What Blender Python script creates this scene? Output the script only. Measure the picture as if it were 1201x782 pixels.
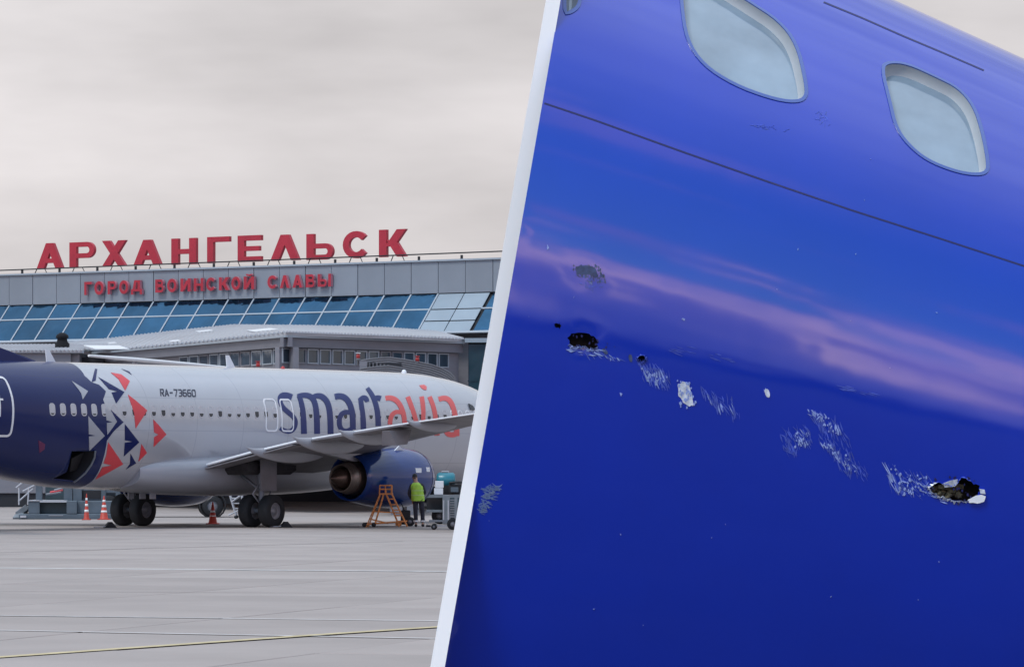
import bpy, math, random
from mathutils import Vector, Matrix
from mathutils.bvhtree import BVHTree
from mathutils.geometry import delaunay_2d_cdt
random.seed(7)
for o in list(bpy.data.objects): bpy.data.objects.remove(o)
S = bpy.context.scene
COL = S.collection
R = math.radians

# ------------------------------------------------------------------ camera
FPX, YH, H, CX = 5000.0, 543.0, 2.2, 600.5          # focal length (px of the 1201 px photo), horizon row, eye height
cd = bpy.data.cameras.new('camera'); cam = bpy.data.objects.new('camera', cd); COL.objects.link(cam)
cam.location = (0, 0, H); cam.rotation_euler = (R(90), 0, 0)
cd.sensor_width = 36; cd.lens = FPX/1201*36; cd.shift_y = (YH-391)/1201
cd.clip_start = .5; cd.clip_end = 12000
S.camera = cam
S.view_settings.view_transform = 'Standard'; S.view_settings.look = 'None'
S.view_settings.exposure = 0.0; S.view_settings.gamma = 1

# ------------------------------------------------------------------ sky and sun
SUN_EL, SUN_AZ = R(54), R(-142)      # azimuth measured from +Y towards +X
w = bpy.data.worlds.new('World'); S.world = w; w.use_nodes = True
nt = w.node_tree; N = nt.nodes; L = nt.links
for n in list(N): N.remove(n)
def nd(t, **k):
    n = N.new(t)
    for a, b in k.items(): setattr(n, a, b)
    return n
def mth(op, a, b=None, c=None, clamp=False):
    n = nd('ShaderNodeMath', operation=op, use_clamp=clamp)
    for i, v in enumerate((a, b, c)):
        if v is None: continue
        if isinstance(v, (int, float)): n.inputs[i].default_value = v
        else: L.new(v, n.inputs[i])
    return n.outputs[0]
def mixc(f, a, b):
    n = nd('ShaderNodeMix', data_type='RGBA')
    for i, v in ((0, f), (6, a), (7, b)):
        if isinstance(v, (int, float)): n.inputs[i].default_value = v
        elif isinstance(v, tuple): n.inputs[i].default_value = (*v, 1)
        else: L.new(v, n.inputs[i])
    return n.outputs[2]
def ramp(f, stops, interp='EASE'):
    n = nd('ShaderNodeValToRGB'); n.color_ramp.interpolation = interp
    e = n.color_ramp.elements
    while len(e) < len(stops): e.new(.5)
    for i, (p, c) in enumerate(stops):
        e[i].position = p; e[i].color = (*c, 1) if isinstance(c, tuple) else (c, c, c, 1)
    L.new(f, n.inputs[0]); return n.outputs[0]
tc = nd('ShaderNodeTexCoord'); sep = nd('ShaderNodeSeparateXYZ'); L.new(tc.outputs['Generated'], sep.inputs[0])
dx, dy, dz = sep.outputs
sky = nd('ShaderNodeTexSky', sky_type='NISHITA'); sky.sun_disc = False
sky.sun_elevation = SUN_EL; sky.sun_rotation = SUN_AZ; sky.air_density = 1.1; sky.dust_density = .6
el = mth('DIVIDE', mth('ARCSINE', mth('MAXIMUM', dz, 0.0)), math.pi/2)           # 0 horizon .. 1 zenith
# overcast deck over the airport: bright overhead, soft layered streaks low down
mp = nd('ShaderNodeMapping'); mp.inputs['Scale'].default_value = (1.0, 1.0, 5.0); L.new(tc.outputs['Generated'], mp.inputs[0])
n1 = nd('ShaderNodeTexNoise'); n1.inputs['Scale'].default_value = 5.5; n1.inputs['Detail'].default_value = 5; n1.inputs['Roughness'].default_value = .52; L.new(mp.outputs[0], n1.inputs['Vector'])
mp2 = nd('ShaderNodeMapping'); mp2.inputs['Scale'].default_value = (1.0, 1.0, 3.2); mp2.inputs['Rotation'].default_value = (.0, .12, .5); L.new(tc.outputs['Generated'], mp2.inputs[0])
n2 = nd('ShaderNodeTexNoise'); n2.inputs['Scale'].default_value = 17; n2.inputs['Detail'].default_value = 4; L.new(mp2.outputs[0], n2.inputs['Vector'])
deck = ramp(el, [(0, (.74, .695, .695)), (.05, (.72, .685, .69)), (.12, (.67, .655, .67)), (.30, (.62, .70, .80)), (1, (1.45, 1.68, 2.05))], 'LINEAR')
cl = mth('ADD', mth('MULTIPLY', mth('SUBTRACT', n1.outputs[0], .5), .75), mth('MULTIPLY', mth('SUBTRACT', n2.outputs[0], .5), .38))
vm = nd('ShaderNodeVectorMath', operation='SCALE'); L.new(deck, vm.inputs[0]); L.new(mth('ADD', 1.0, cl), vm.inputs['Scale'])
# clearing sky on the far side, with the pink cloud bank that the near fuselage mirrors
mp3 = nd('ShaderNodeMapping'); mp3.inputs['Scale'].default_value = (1.0, 1.0, .22); mp3.inputs['Location'].default_value = (.35, 0, .1); L.new(tc.outputs['Generated'], mp3.inputs[0])
n3 = nd('ShaderNodeTexNoise'); n3.inputs['Scale'].default_value = 27; n3.inputs['Detail'].default_value = 5; n3.inputs['Roughness'].default_value = .55; L.new(mp3.outputs[0], n3.inputs['Vector'])
elw = mth('ADD', el, mth('MULTIPLY', mth('SUBTRACT', n3.outputs[0], .5), .62))
bank = ramp(elw, [(0, (.32, .38, .66)), (.06, (.50, .54, .85)), (.105, (.75, .68, .95)), (.14, (3.3, 2.3, 2.0)), (.165, (2.2, 1.6, 1.6)), (.20, (.8, .8, 1.1)), (.235, (.35, .62, 1.1))], 'LINEAR')
bankf = ramp(elw, [(0, 1.0), (.17, 1.0), (.25, 0.0)], 'EASE')
skyc = nd('ShaderNodeVectorMath', operation='SCALE'); skt = nd('ShaderNodeVectorMath', operation='MULTIPLY'); skt.inputs[1].default_value = (.70, 1.1, 1.1); L.new(sky.outputs[0], skt.inputs[0]); L.new(skt.outputs[0], skyc.inputs[0]); skyc.inputs['Scale'].default_value = 0.20
n4 = nd('ShaderNodeTexNoise'); n4.inputs['Scale'].default_value = 7; n4.inputs['Detail'].default_value = 6; mp4 = nd('ShaderNodeMapping'); mp4.inputs['Scale'].default_value = (1, 1, 1.6); mp4.inputs['Location'].default_value = (.2, .1, .65); L.new(tc.outputs['Generated'], mp4.inputs[0]); L.new(mp4.outputs[0], n4.inputs['Vector'])
wisp = ramp(n4.outputs[0], [(0, 0.0), (.54, 0.0), (.68, .8)], 'EASE')
rear = mixc(bankf, mixc(wisp, skyc.outputs[0], (1.0, .85, 1.05)), bank)
back = mth('ADD', mth('MULTIPLY', dy, -2.2), .05, clamp=True)
veil = mth('MULTIPLY', back, mth('SUBTRACT', 1.0, mth('MULTIPLY', mth('SUBTRACT', el, .45, clamp=True), 2.0), clamp=True))
col = mixc(veil, vm.outputs[0], rear)
bg = nd('ShaderNodeBackground'); bg.inputs['Strength'].default_value = 1.0; L.new(col, bg.inputs[0])
wo = nd('ShaderNodeOutputWorld'); L.new(bg.outputs[0], wo.inputs[0])
sd = bpy.data.lights.new('sun', 'SUN'); sd.energy = 1.5; sd.angle = R(14); sd.color = (1, .96, .92)
sun = bpy.data.objects.new('sun', sd); COL.objects.link(sun)
sv = Vector((math.sin(SUN_AZ)*math.cos(SUN_EL), math.cos(SUN_AZ)*math.cos(SUN_EL), math.sin(SUN_EL)))
sun.rotation_euler = sv.to_track_quat('Z', 'Y').to_euler(); sun.location = (0, 0, 60)

# ------------------------------------------------------------------ helpers
def at(x, y, Y):                       # photo pixel at depth Y -> place in the world
    return Vector(((x-CX)*Y/FPX, Y, H+(YH-y)*Y/FPX))
def gd(x, y):                          # photo pixel on the ground
    Y = H*FPX/(y-YH); return Vector(((x-CX)*Y/FPX, Y, 0))

def mat(name, c, rough=.5, metal=0, ior=1.5, var=.0, vscale=3, bump=0, bscale=20, c2=None, coords='Object', stretch=(1, 1, 1), rnd=0, spec=None, detail=4, extra=None, brough=0):
    m = bpy.data.materials.new(name); m.use_nodes = True
    t = m.node_tree; b = t.nodes['Principled BSDF']
    b.inputs['Base Color'].default_value = (*c, 1); b.inputs['Roughness'].default_value = rough
    b.inputs['Metallic'].default_value = metal; b.inputs['IOR'].default_value = ior
    if spec is not None: b.inputs['Specular IOR Level'].default_value = spec
    tcn = t.nodes.new('ShaderNodeTexCoord'); mpn = t.nodes.new('ShaderNodeMapping'); mpn.inputs['Scale'].default_value = stretch
    t.links.new(tcn.outputs[coords], mpn.inputs[0])
    out = None
    if var or c2:
        n = t.nodes.new('ShaderNodeTexNoise'); n.inputs['Scale'].default_value = vscale; n.inputs['Detail'].default_value = detail; n.inputs['Roughness'].default_value = .6
        t.links.new(mpn.outputs[0], n.inputs['Vector'])
        r = t.nodes.new('ShaderNodeMapRange'); r.inputs[1].default_value = .3; r.inputs[2].default_value = .7
        t.links.new(n.outputs[0], r.inputs[0])
        mx = t.nodes.new('ShaderNodeMix'); mx.data_type = 'RGBA'
        a = tuple(v*(1-var) for v in c); d = c2 or tuple(min(1, v*(1+var)) for v in c)
        mx.inputs[6].default_value = (*a, 1); mx.inputs[7].default_value = (*d, 1)
        t.links.new(r.outputs[0], mx.inputs[0]); out = mx.outputs[2]
        if brough:
            rr = t.nodes.new('ShaderNodeMapRange'); rr.inputs[3].default_value = rough; rr.inputs[4].default_value = rough+brough
            t.links.new(r.outputs[0], rr.inputs[0]); t.links.new(rr.outputs[0], b.inputs['Roughness'])
    if rnd:
        oi = t.nodes.new('ShaderNodeObjectInfo'); mr = t.nodes.new('ShaderNodeMapRange')
        mr.inputs[3].default_value = 1-rnd; mr.inputs[4].default_value = 1+rnd
        t.links.new(oi.outputs['Random'], mr.inputs[0])
        vs = t.nodes.new('ShaderNodeVectorMath'); vs.operation = 'SCALE'
        if out: t.links.new(out, vs.inputs[0])
        else: vs.inputs[0].default_value = c
        t.links.new(mr.outputs[0], vs.inputs['Scale']); out = vs.outputs[0]
    if out: t.links.new(out, b.inputs['Base Color'])
    if bump:
        n = t.nodes.new('ShaderNodeTexNoise'); n.inputs['Scale'].default_value = bscale; n.inputs['Detail'].default_value = 3
        t.links.new(mpn.outputs[0], n.inputs['Vector'])
        bp = t.nodes.new('ShaderNodeBump'); bp.inputs['Strength'].default_value = 1; bp.inputs['Distance'].default_value = bump
        t.links.new(n.outputs[0], bp.inputs['Height']); t.links.new(bp.outputs[0], b.inputs['Normal'])
    if extra: extra(t, b)
    return m

def tag(o, label=None, cat=None, group=None, kind=None):
    if label: o['label'] = label
    if cat: o['category'] = cat
    if group: o['group'] = group
    if kind: o['kind'] = kind
    return o
def empty(name, loc=(0, 0, 0), rz=0, label=None, cat=None, group=None):
    o = bpy.data.objects.new(name, None); COL.objects.link(o); o.location = loc; o.rotation_euler = (0, 0, rz)
    o.empty_display_size = .3
    return tag(o, label, cat, group)
def copy_tree(o, parent=None):
    c = o.copy(); COL.objects.link(c); c.parent = parent
    for ch in KIDS.get(o.name, []): copy_tree(ch, c)
    return c
KIDS = {}
def link(name, me, m, parent=None, kind=None):
    o = bpy.data.objects.new(name, me); COL.objects.link(o)
    if m and not me.materials:
        for q in (m if isinstance(m, (list, tuple)) else [m]): me.materials.append(q)
    if parent is not None:
        o.parent = parent; KIDS.setdefault(parent.name, []).append(o)
    if kind: o['kind'] = kind
    return o

class MB:
    def __init__(s): s.v = []; s.f = []; s.sm = []
    def add(s, vs, fs, smooth=False):
        k = len(s.v); s.v += [tuple(v) for v in vs]
        for f in fs: s.f.append(tuple(i+k for i in f)); s.sm.append(smooth)
        return s
    def box(s, x0, y0, z0, x1, y1, z1, M=None, bev=0):
        if bev:
            b = bev; vs = []
            for z, i in ((z0, b), (z0+b, 0), (z1-b, 0), (z1, b)):
                for (x, y) in ((x0+i, y0+i), (x1-i, y0+i), (x1-i, y1-i), (x0+i, y1-i)): vs.append((x, y, z))
            fs = [(3, 2, 1, 0), (12, 13, 14, 15)]
            for l in range(3):
                for j in range(4): fs.append((l*4+j, l*4+(j+1) % 4, l*4+4+(j+1) % 4, l*4+4+j))
        else:
            vs = [(x, y, z) for z in (z0, z1) for (x, y) in ((x0, y0), (x1, y0), (x1, y1), (x0, y1))]
            fs = [(3, 2, 1, 0), (4, 5, 6, 7), (0, 1, 5, 4), (1, 2, 6, 5), (2, 3, 7, 6), (3, 0, 4, 7)]
        if M is not None: vs = [M @ Vector(v) for v in vs]
        return s.add(vs, fs)
    def tube(s, pts, r, n=8, cap=True, smooth=True):
        pts = [Vector(p) for p in pts]; rs = r if isinstance(r, (list, tuple)) else [r]*len(pts)
        vs = []; up = None
        for i, p in enumerate(pts):
            d = (pts[min(i+1, len(pts)-1)]-pts[max(i-1, 0)]).normalized()
            if up is None: up = d.orthogonal().normalized()
            u = (up-d*up.dot(d)).normalized(); up = u; q = d.cross(u)
            for k in range(n):
                a = 2*math.pi*k/n; vs.append(p+(u*math.cos(a)+q*math.sin(a))*rs[i])
        fs = [(i*n+k, i*n+(k+1) % n, (i+1)*n+(k+1) % n, (i+1)*n+k) for i in range(len(pts)-1) for k in range(n)]
        s.add(vs, fs, smooth)
        if cap: s.add(vs[:n], [tuple(reversed(range(n)))]); s.add(vs[-n:], [tuple(range(n))])
        return s
    def lathe(s, prof, n=24, origin=(0, 0, 0), axis='Z', smooth=True):
        vs = []; o = Vector(origin)
        for (r, h) in prof:
            for k in range(n):
                a = 2*math.pi*k/n; c, d = r*math.cos(a), r*math.sin(a)
                v = (c, d, h) if axis == 'Z' else ((h, c, d) if axis == 'X' else (d, h, c))
                vs.append(o+Vector(v))
        fs = [(i*n+k, i*n+(k+1) % n, (i+1)*n+(k+1) % n, (i+1)*n+k) for i in range(len(prof)-1) for k in range(n)]
        return s.add(vs, fs, smooth)
    def loft(s, rings, smooth=True, caps=True, closed=True):
        n = len(rings[0]); vs = [v for r in rings for v in r]; m = n if closed else n-1
        fs = [(i*n+k, i*n+(k+1) % n, (i+1)*n+(k+1) % n, (i+1)*n+k) for i in range(len(rings)-1) for k in range(m)]
        s.add(vs, fs, smooth)
        if caps: s.add(rings[0], [tuple(reversed(range(n)))]); s.add(rings[-1], [tuple(range(n))])
        return s
    def quadslab(s, a, b, c, d, th):          # four corners, thickness along the normal
        a, b, c, d = map(Vector, (a, b, c, d)); n = (b-a).cross(d-a).normalized()*th
        return s.add([a, b, c, d, a-n, b-n, c-n, d-n], [(0, 1, 2, 3), (7, 6, 5, 4), (0, 4, 5, 1), (1, 5, 6, 2), (2, 6, 7, 3), (3, 7, 4, 0)])
    def mesh(s, name):
        me = bpy.data.meshes.new(name); me.from_pydata(s.v, [], s.f); me.polygons.foreach_set('use_smooth', s.sm)
        import bmesh
        bm = bmesh.new(); bm.from_mesh(me); bmesh.ops.recalc_face_normals(bm, faces=bm.faces); bm.to_mesh(me); bm.free()
        me.update(); return me
    def build(s, name, m, parent=None, kind=None): return link(name, s.mesh(name), m, parent, kind)

def pip(p, poly):
    x, y = p; c = False; j = len(poly)-1
    for i in range(len(poly)):
        xi, yi = poly[i]; xj, yj = poly[j]
        if (yi > y) != (yj > y) and x < (xj-xi)*(y-yi)/(yj-yi)+xi: c = not c
        j = i
    return c
def stroke(pts, wd):
    pts = [Vector(p) for p in pts]; n = len(pts); ws = wd if isinstance(wd, (list, tuple)) else [wd]*n
    l, r = [], []
    for i in range(n):
        a = (pts[i]-pts[i-1]).normalized() if i else None
        b = (pts[i+1]-pts[i]).normalized() if i < n-1 else None
        t = ((a or b)+(b or a)).normalized(); nn = Vector((-t.y, t.x))
        k = 1/max(.6, nn.dot(Vector((-(a or b).y, (a or b).x))))
        l.append(tuple(pts[i]+nn*ws[i]/2*k)); r.append(tuple(pts[i]-nn*ws[i]/2*k))
    return l+r[::-1]
def tri2d(polys, holes=(), step=None):
    vs, es = [], []
    for pl in list(polys)+list(holes):
        k = len(vs); q = [Vector(p) for p in pl]
        if step:
            qq = []
            for i in range(len(q)):
                a, b = q[i], q[(i+1) % len(q)]; m_ = max(1, int((b-a).length/step))
                qq += [a.lerp(b, j/m_) for j in range(m_)]
            q = qq
        vs += q; es += [(k+i, k+(i+1) % len(q)) for i in range(len(q))]
    if step:
        for pl in polys:
            xs = [p[0] for p in pl]; ys = [p[1] for p in pl]
            i0, i1 = int(min(xs)/step)-1, int(max(xs)/step)+1; j0, j1 = int(min(ys)/step)-1, int(max(ys)/step)+1
            for i in range(i0, i1+1):
                for j in range(j0, j1+1):
                    p = (i*step, j*step)
                    if pip(p, pl) and not any(pip(p, h) for h in holes): vs.append(Vector(p))
    V, E_, F, *_ = delaunay_2d_cdt(vs, es, [], 0, 1e-6)
    out = []
    for f in F:
        c = ((V[f[0]].x+V[f[1]].x+V[f[2]].x)/3, (V[f[0]].y+V[f[1]].y+V[f[2]].y)/3)
        if any(pip(c, pl) for pl in polys) and not any(pip(c, h) for h in holes): out.append(tuple(f))
    used = sorted({i for f in out for i in f}); ix = {u: k for k, u in enumerate(used)}
    return [tuple(V[u]) for u in used], [tuple(ix[i] for i in f) for f in out]
def solid(V, F, top, bot, smooth=False):      # front/back/side mesh of a 2D triangulation through two mappings
    n = len(V); mb = MB(); tv = [top(p) for p in V]; bv = [bot(p) for p in V]
    cnt = {}
    for f in F:
        for i in range(3):
            a, b = f[i], f[(i+1) % 3]; cnt[(a, b)] = cnt.get((a, b), 0)+1
    mb.add(tv, F, smooth); mb.add(bv, [tuple(reversed(f)) for f in F], smooth)
    side = [(a, b) for (a, b) in cnt if (b, a) not in cnt]
    for a, b in side: mb.add([tv[a], tv[b], bv[b], bv[a]], [(0, 1, 2, 3)])
    return mb

# ------------------------------------------------------------------ letters as strokes in a unit box
def RC(x0, y0, x1, y1): return [(x0, y0), (x1, y0), (x1, y1), (x0, y1)]
def PG(xb, xt, y0, y1, w_): return [(xb, y0), (xb+w_, y0), (xt+w_, y1), (xt, y1)]
def ARC(cx, cy, rx, ry, a0, a1, w_, n=18): return stroke([(cx+rx*math.cos(R(a0+(a1-a0)*i/n)), cy+ry*math.sin(R(a0+(a1-a0)*i/n))) for i in range(n+1)], w_)
def BOWL(y0, y1, xr, w_=.19, x0=.1):
    m_ = (y0+y1)/2; ry = (y1-y0)/2-w_/2; xc = xr-w_/2-ry*.9
    return stroke([(x0, y1-w_/2), (xc, y1-w_/2)]+[(xc+ry*.9*math.sin(R(a)), m_+ry*math.cos(R(a))) for a in range(15, 180, 15)]+[(xc, y0+w_/2), (x0, y0+w_/2)], w_)
sw = .28
G = {
 'А': [PG(0, .36, 0, 1, sw), PG(1-sw, .36, 0, 1, sw), RC(.2, .2, .8, .38)],
 'Р': [RC(0, 0, sw, 1), BOWL(.36, 1, 1)],
 'Х': [PG(0, .68, 0, 1, .32), PG(.68, 0, 0, 1, .32)],
 'Н': [RC(0, 0, sw, 1), RC(1-sw, 0, 1, 1), RC(.2, .40, .8, .59)],
 'Г': [RC(0, 0, sw, 1), RC(.1, .80, 1, 1)],
 'Е': [RC(0, 0, sw, 1), RC(.1, .80, 1, 1), RC(.1, .41, .92, .59), RC(.1, 0, 1, .2)],
 'Л': [PG(0, .36, 0, 1, sw), PG(1-sw, .36, 0, 1, sw)],
 'Ь': [RC(0, 0, sw, 1), BOWL(0, .62, 1)],
 'С': [ARC(.52, .5, .385, .4, 38, 322, .23)],
 'К': [RC(0, 0, sw, 1), PG(.22, .66, .38, 1, .34), PG(.66, .28, 0, .62, .34)],
 'О': [ARC(.5, .5, .37, .4, 0, 181, .24), ARC(.5, .5, .37, .4, 179, 361, .24)],
 'Д': [PG(.1, .3, .15, 1, .24), RC(.6, .15, .84, 1), RC(.34, .82, .84, 1), RC(0, .14, 1, .32), RC(0, -.1, .2, .2), RC(.8, -.1, 1, .2)],
 'В': [RC(0, 0, sw, 1), BOWL(.46, 1, .93), BOWL(0, .60, 1)],
 'И': [RC(0, 0, sw, 1), RC(1-sw, 0, 1, 1), PG(.12, .60, .12, .88, .28)],
 'Ы': [RC(0, 0, .2, 1), [(x*.66, y) for x, y in BOWL(0, .60, 1)], RC(.8, 0, 1, 1)],
}
G['Й'] = G['И']+[ARC(.5, 1.22, .26, .14, 200, 340, .12, 8)]
def LN(pts, w_=.17): return [stroke(pts, w_)]
D = {
 'R': LN([(.1, 0), (.1, .92), (.8, .92), (.88, .8), (.88, .6), (.8, .48), (.1, .48)])+LN([(.45, .48), (.9, 0)]),
 'A': LN([(.05, 0), (.5, .95)])+LN([(.5, .95), (.95, 0)])+LN([(.2, .3), (.8, .3)]),
 '-': LN([(.15, .5), (.85, .5)]),
 '7': LN([(.05, .92), (.9, .92), (.4, 0)]),
 '3': LN([(.1, .92), (.75, .92), (.88, .8), (.88, .62), (.75, .5), (.35, .5)])+LN([(.75, .5), (.88, .38), (.88, .2), (.75, .08), (.1, .08)]),
 '6': LN([(.88, .92), (.22, .92), (.1, .8), (.1, .2), (.22, .08), (.78, .08), (.88, .2), (.88, .42), (.78, .53), (.1, .53)]),
 '0': LN([(.5, .92), (.22, .92), (.1, .8), (.1, .2), (.22, .08), (.78, .08), (.88, .2), (.88, .8), (.78, .92), (.45, .92)]),
 'T': LN([(.05, .9), (.95, .9)])+LN([(.5, .9), (.5, 0)]),
 'I': LN([(.5, 0), (.5, 1)]),
}

# ------------------------------------------------------------------ materials
M = {}
M['red'] = mat('sign_red', (.40, .018, .036), .42, var=.12, vscale=.8)
M['red_side'] = mat('sign_side', (.50, .20, .24), .6)
M['fascia'] = mat('fascia_panel', (.225, .25, .285), .55, var=.05, vscale=.5, rnd=.05)
M['fascia_dark'] = mat('grey_cladding', (.165, .165, .19), .6, var=.10, vscale=.6, stretch=(1, 1, 6))
M['clad'] = mat('grey_wall', (.20, .20, .225), .65, var=.1, vscale=.4, stretch=(1, 1, 5), rnd=.04)
M['paleclad'] = mat('pale_panel', (.27, .33, .38), .45, var=.06, vscale=.6, rnd=.05)
M['glass'] = mat('blue_mirror_glass', (.032, .105, .19), .08, metal=.92, var=.25, vscale=.35, bump=.035, bscale=.55, rnd=.14)
M['teal'] = mat('dark_teal_glass', (.012, .045, .06), .08, ior=1.5, var=.3, vscale=.4, rnd=.3, bump=.004, bscale=1)
M['winglass'] = mat('gallery_glass', (.03, .05, .07), .08, ior=1.6, var=.4, vscale=.8, rnd=.4, bump=.003, bscale=2)
M['mullion'] = mat('pale_mullion', (.34, .38, .42), .45)
M['dark'] = mat('dark_gap', (.02, .022, .028), .8)
M['roof'] = mat('metal_roof', (.42, .43, .46), .42, metal=.25, var=.14, vscale=.5, stretch=(1, 1, 1), brough=.15)
M['roof_pale'] = mat('roof_light_sheet', (.72, .73, .74), .35)
M['black'] = mat('black_paint', (.012, .012, .015), .6)
M['conc'] = mat('apron_concrete', (.305, .262, .242), .88, var=.10, vscale=.22, c2=(.355, .305, .283), detail=8, rnd=.05, bump=.004, bscale=6)
M['joint'] = mat('joint_filler', (.10, .095, .09), .9, var=.3, vscale=2)
M['grass'] = mat('grass_field', (.045, .06, .02), .95, var=.4, vscale=.05)
M['asph'] = mat('dark_ground', (.028, .028, .032), .9, var=.25, vscale=.6)
M['wline'] = mat('white_marking', (.50, .475, .46), .8, var=.25, vscale=2.5)
M['yline'] = mat('yellow_marking', (.50, .41, .24), .8, var=.2, vscale=2.5)
def silver_nodes(t, b): pass
M['blue'] = mat('gloss_blue_paint', (.002, .026, .40), .06, ior=1.88, var=.10, vscale=1.1, bump=.0022, bscale=2.0, brough=.05)
M['strip'] = mat('white_divider', (.95, .93, .90), .5)
M['seal'] = mat('window_rim', (.07, .12, .36), .25, ior=1.6)
M['reveal'] = mat('window_reveal', (.40, .43, .45), .4, var=.06, vscale=8)
M['wpane'] = mat('window_pane', (.21, .28, .34), .10, ior=1.9, var=.22, vscale=4, bump=.0015, bscale=5)
M['seam'] = mat('panel_joint', (.006, .008, .09), .5)
M['scr'] = mat('bare_scratch', (.27, .35, .66), .5, var=.3, vscale=60)
M['scrd'] = mat('faint_scratch', (.05, .09, .45), .45, var=.4, vscale=50)
M['bare'] = mat('bare_aluminium', (.62, .66, .72), .45, metal=.3, var=.35, vscale=60, bump=.002, bscale=80)
M['hole'] = mat('hole_dark', (.012, .012, .012), .9, c2=(.05, .04, .03), var=.5, vscale=60)
M['core'] = mat('torn_core', (.10, .085, .045), .85, var=.6, vscale=90, bump=.004, bscale=90)
M['soot'] = mat('soot_smudge', (.03, .045, .10), .7, c2=(.07, .10, .22), var=.5, vscale=70)
M['steel'] = mat('galvanised_steel', (.30, .31, .33), .5, metal=.6)

# ------------------------------------------------------------------ near fuselage section
PA = at(900, 430, 10.7); T0 = R(14.0); KT = .185; R1, R2 = 1.131, 2.6
E1 = Vector((math.cos(T0), 0, -math.sin(T0))); E2 = Vector((math.sin(T0), 0, math.cos(T0))); E3 = Vector((0, -1, 0))
DENTS = []
def surf(u, w_, off=0.0):
    r = R1 if w_ > 0 else R2; a = w_/r; k = 1-KT*u
    h = r*math.sin(a); d = -r*(1-math.cos(a))
    n = (E2*math.sin(a)+E3*math.cos(a)).normalized()
    for (du, dw, rr, dd) in DENTS:
        q = ((u-du)**2+(w_-dw)**2)/(rr*rr)
        if q < 6: off = off-dd*math.exp(-q)
    return PA+E1*u+(E2*h+E3*d)*k+n*off
def topx(p): return (CX+FPX*p.x/p.y, YH+FPX*(H-p.z)/p.y)
def uw(x, y):
    u, w_ = (x-900)/466, (430-y)/466
    for _ in range(25):
        w_ = min(w_, R1*1.45)
        a = topx(surf(u, w_)); e = 1e-4
        b = topx(surf(u+e, w_)); c = topx(surf(u, w_+e))
        j = ((b[0]-a[0])/e, (c[0]-a[0])/e, (b[1]-a[1])/e, (c[1]-a[1])/e)
        det = j[0]*j[3]-j[1]*j[2]
        rx, ry = x-a[0], y-a[1]
        du = (rx*j[3]-ry*j[1])/det; dw = (ry*j[0]-rx*j[2])/det
        u += max(-.3, min(.3, du)); w_ += max(-.2, min(.2, dw))
        if abs(rx)+abs(ry) < .01: break
    return (u, w_)
def edge_u(w_, x0, x1):                    # the slanting cut: photo line (x0,0)-(x1,782)
    u = -.6
    for _ in range(20):
        a = topx(surf(u, w_)); t = a[0]-(x0+(x1-x0)*a[1]/782)
        b = topx(surf(u+1e-4, w_)); t2 = b[0]-(x0+(x1-x0)*b[1]/782)
        u -= t/((t2-t)/1e-4)
    return u
WMIN, WMAX, UMAX = -1.25, 2.35, 1.0
ws = [WMIN+(WMAX-WMIN)*i/70 for i in range(71)]
sec = empty('fuselage_section', (PA.x, PA.y+.6, 0), 0, 'glossy dark blue curved fuselage section with cabin windows, scrapes and torn holes, standing close by', 'aircraft section')
def toloc(p): return Vector(p)-Vector(sec.location)
def chaikin(pl, n=2):
    for _ in range(n):
        q = []
        for i in range(len(pl)):
            a, b = pl[i], pl[(i+1) % len(pl)]
            q += [(a[0]*.75+b[0]*.25, a[1]*.75+b[1]*.25), (a[0]*.25+b[0]*.75, a[1]*.25+b[1]*.75)]
        pl = q
    return pl
def c7(pts): return [(620+x/2.005, y/2.005) for x, y in pts]
def c8(pts): return [(520+x/1.7636, 370+y/1.7636) for x, y in pts]
def cz(pts): return [(880+x/3.723, 430+y/3.723) for x, y in pts]       # second zoom of the right hole
def cy_(pts): return [(640+x/3.723, 290+y/3.723) for x, y in pts]
def pgn(pts): return [uw(x, y) for x, y in pts]
def inset(pl, k):
    cx_ = sum(p[0] for p in pl)/len(pl); cy__ = sum(p[1] for p in pl)/len(pl)
    out = []
    n = len(pl)
    for i in range(n):
        a, b = Vector(pl[i-1]), Vector(pl[(i+1) % n]); t = (b-a).normalized(); nn = Vector((-t.y, t.x))
        if nn.dot(Vector((cx_, cy__))-Vector(pl[i])) < 0: nn = -nn
        out.append((pl[i][0]+nn.x*k, pl[i][1]+nn.y*k))
    return out
WIN1 = chaikin(c7([(356, -60), (358, 10), (370, 95), (410, 155), (480, 200), (565, 232), (625, 243), (655, 232), (652, 190), (632, 105), (590, 50), (520, 5), (450, -40), (390, -75), (362, -80)]), 2)
WIN2 = chaikin(c7([(828, 160), (845, 146), (890, 150), (960, 182), (1012, 208), (1048, 250), (1068, 310), (1082, 385), (1078, 408), (1050, 413), (1000, 404), (935, 378), (890, 340), (862, 300), (848, 240)]), 2)
WIN0 = chaikin(c7([(-165, -140), (-160, -90), (-140, -60), (-60, -10), (40, 25), (95, 33), (118, 22), (120, 0), (105, -60), (60, -110), (-20, -160), (-120, -190), (-160, -175)]), 2)
WIN0 = chaikin(c7([(92, -90), (106, -70), (119, -30), (122, 2), (116, 20), (100, 31), (84, 35), (83, -10)]), 1)
WPOLY = [pgn(p) for p in (WIN1, WIN2, WIN0)]
uL = edge_u(.9, 655, 518)
HOLES_PX = [
 cy_([(98, 400), (120, 375), (165, 372), (200, 380), (225, 405), (222, 432), (190, 440), (150, 432), (110, 428)]),
 cy_([(36, 338), (48, 326), (64, 330), (70, 345), (58, 354), (42, 350)]),
 cy_([(402, 482), (418, 470), (436, 476), (440, 494), (424, 502), (408, 496)]),
 cz([(778, 520), (812, 505), (850, 508), (880, 520), (905, 500), (925, 482), (960, 500), (1000, 520), (1006, 545), (985, 566), (948, 588), (900, 582), (860, 575), (820, 560), (795, 545)]),
]
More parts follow.
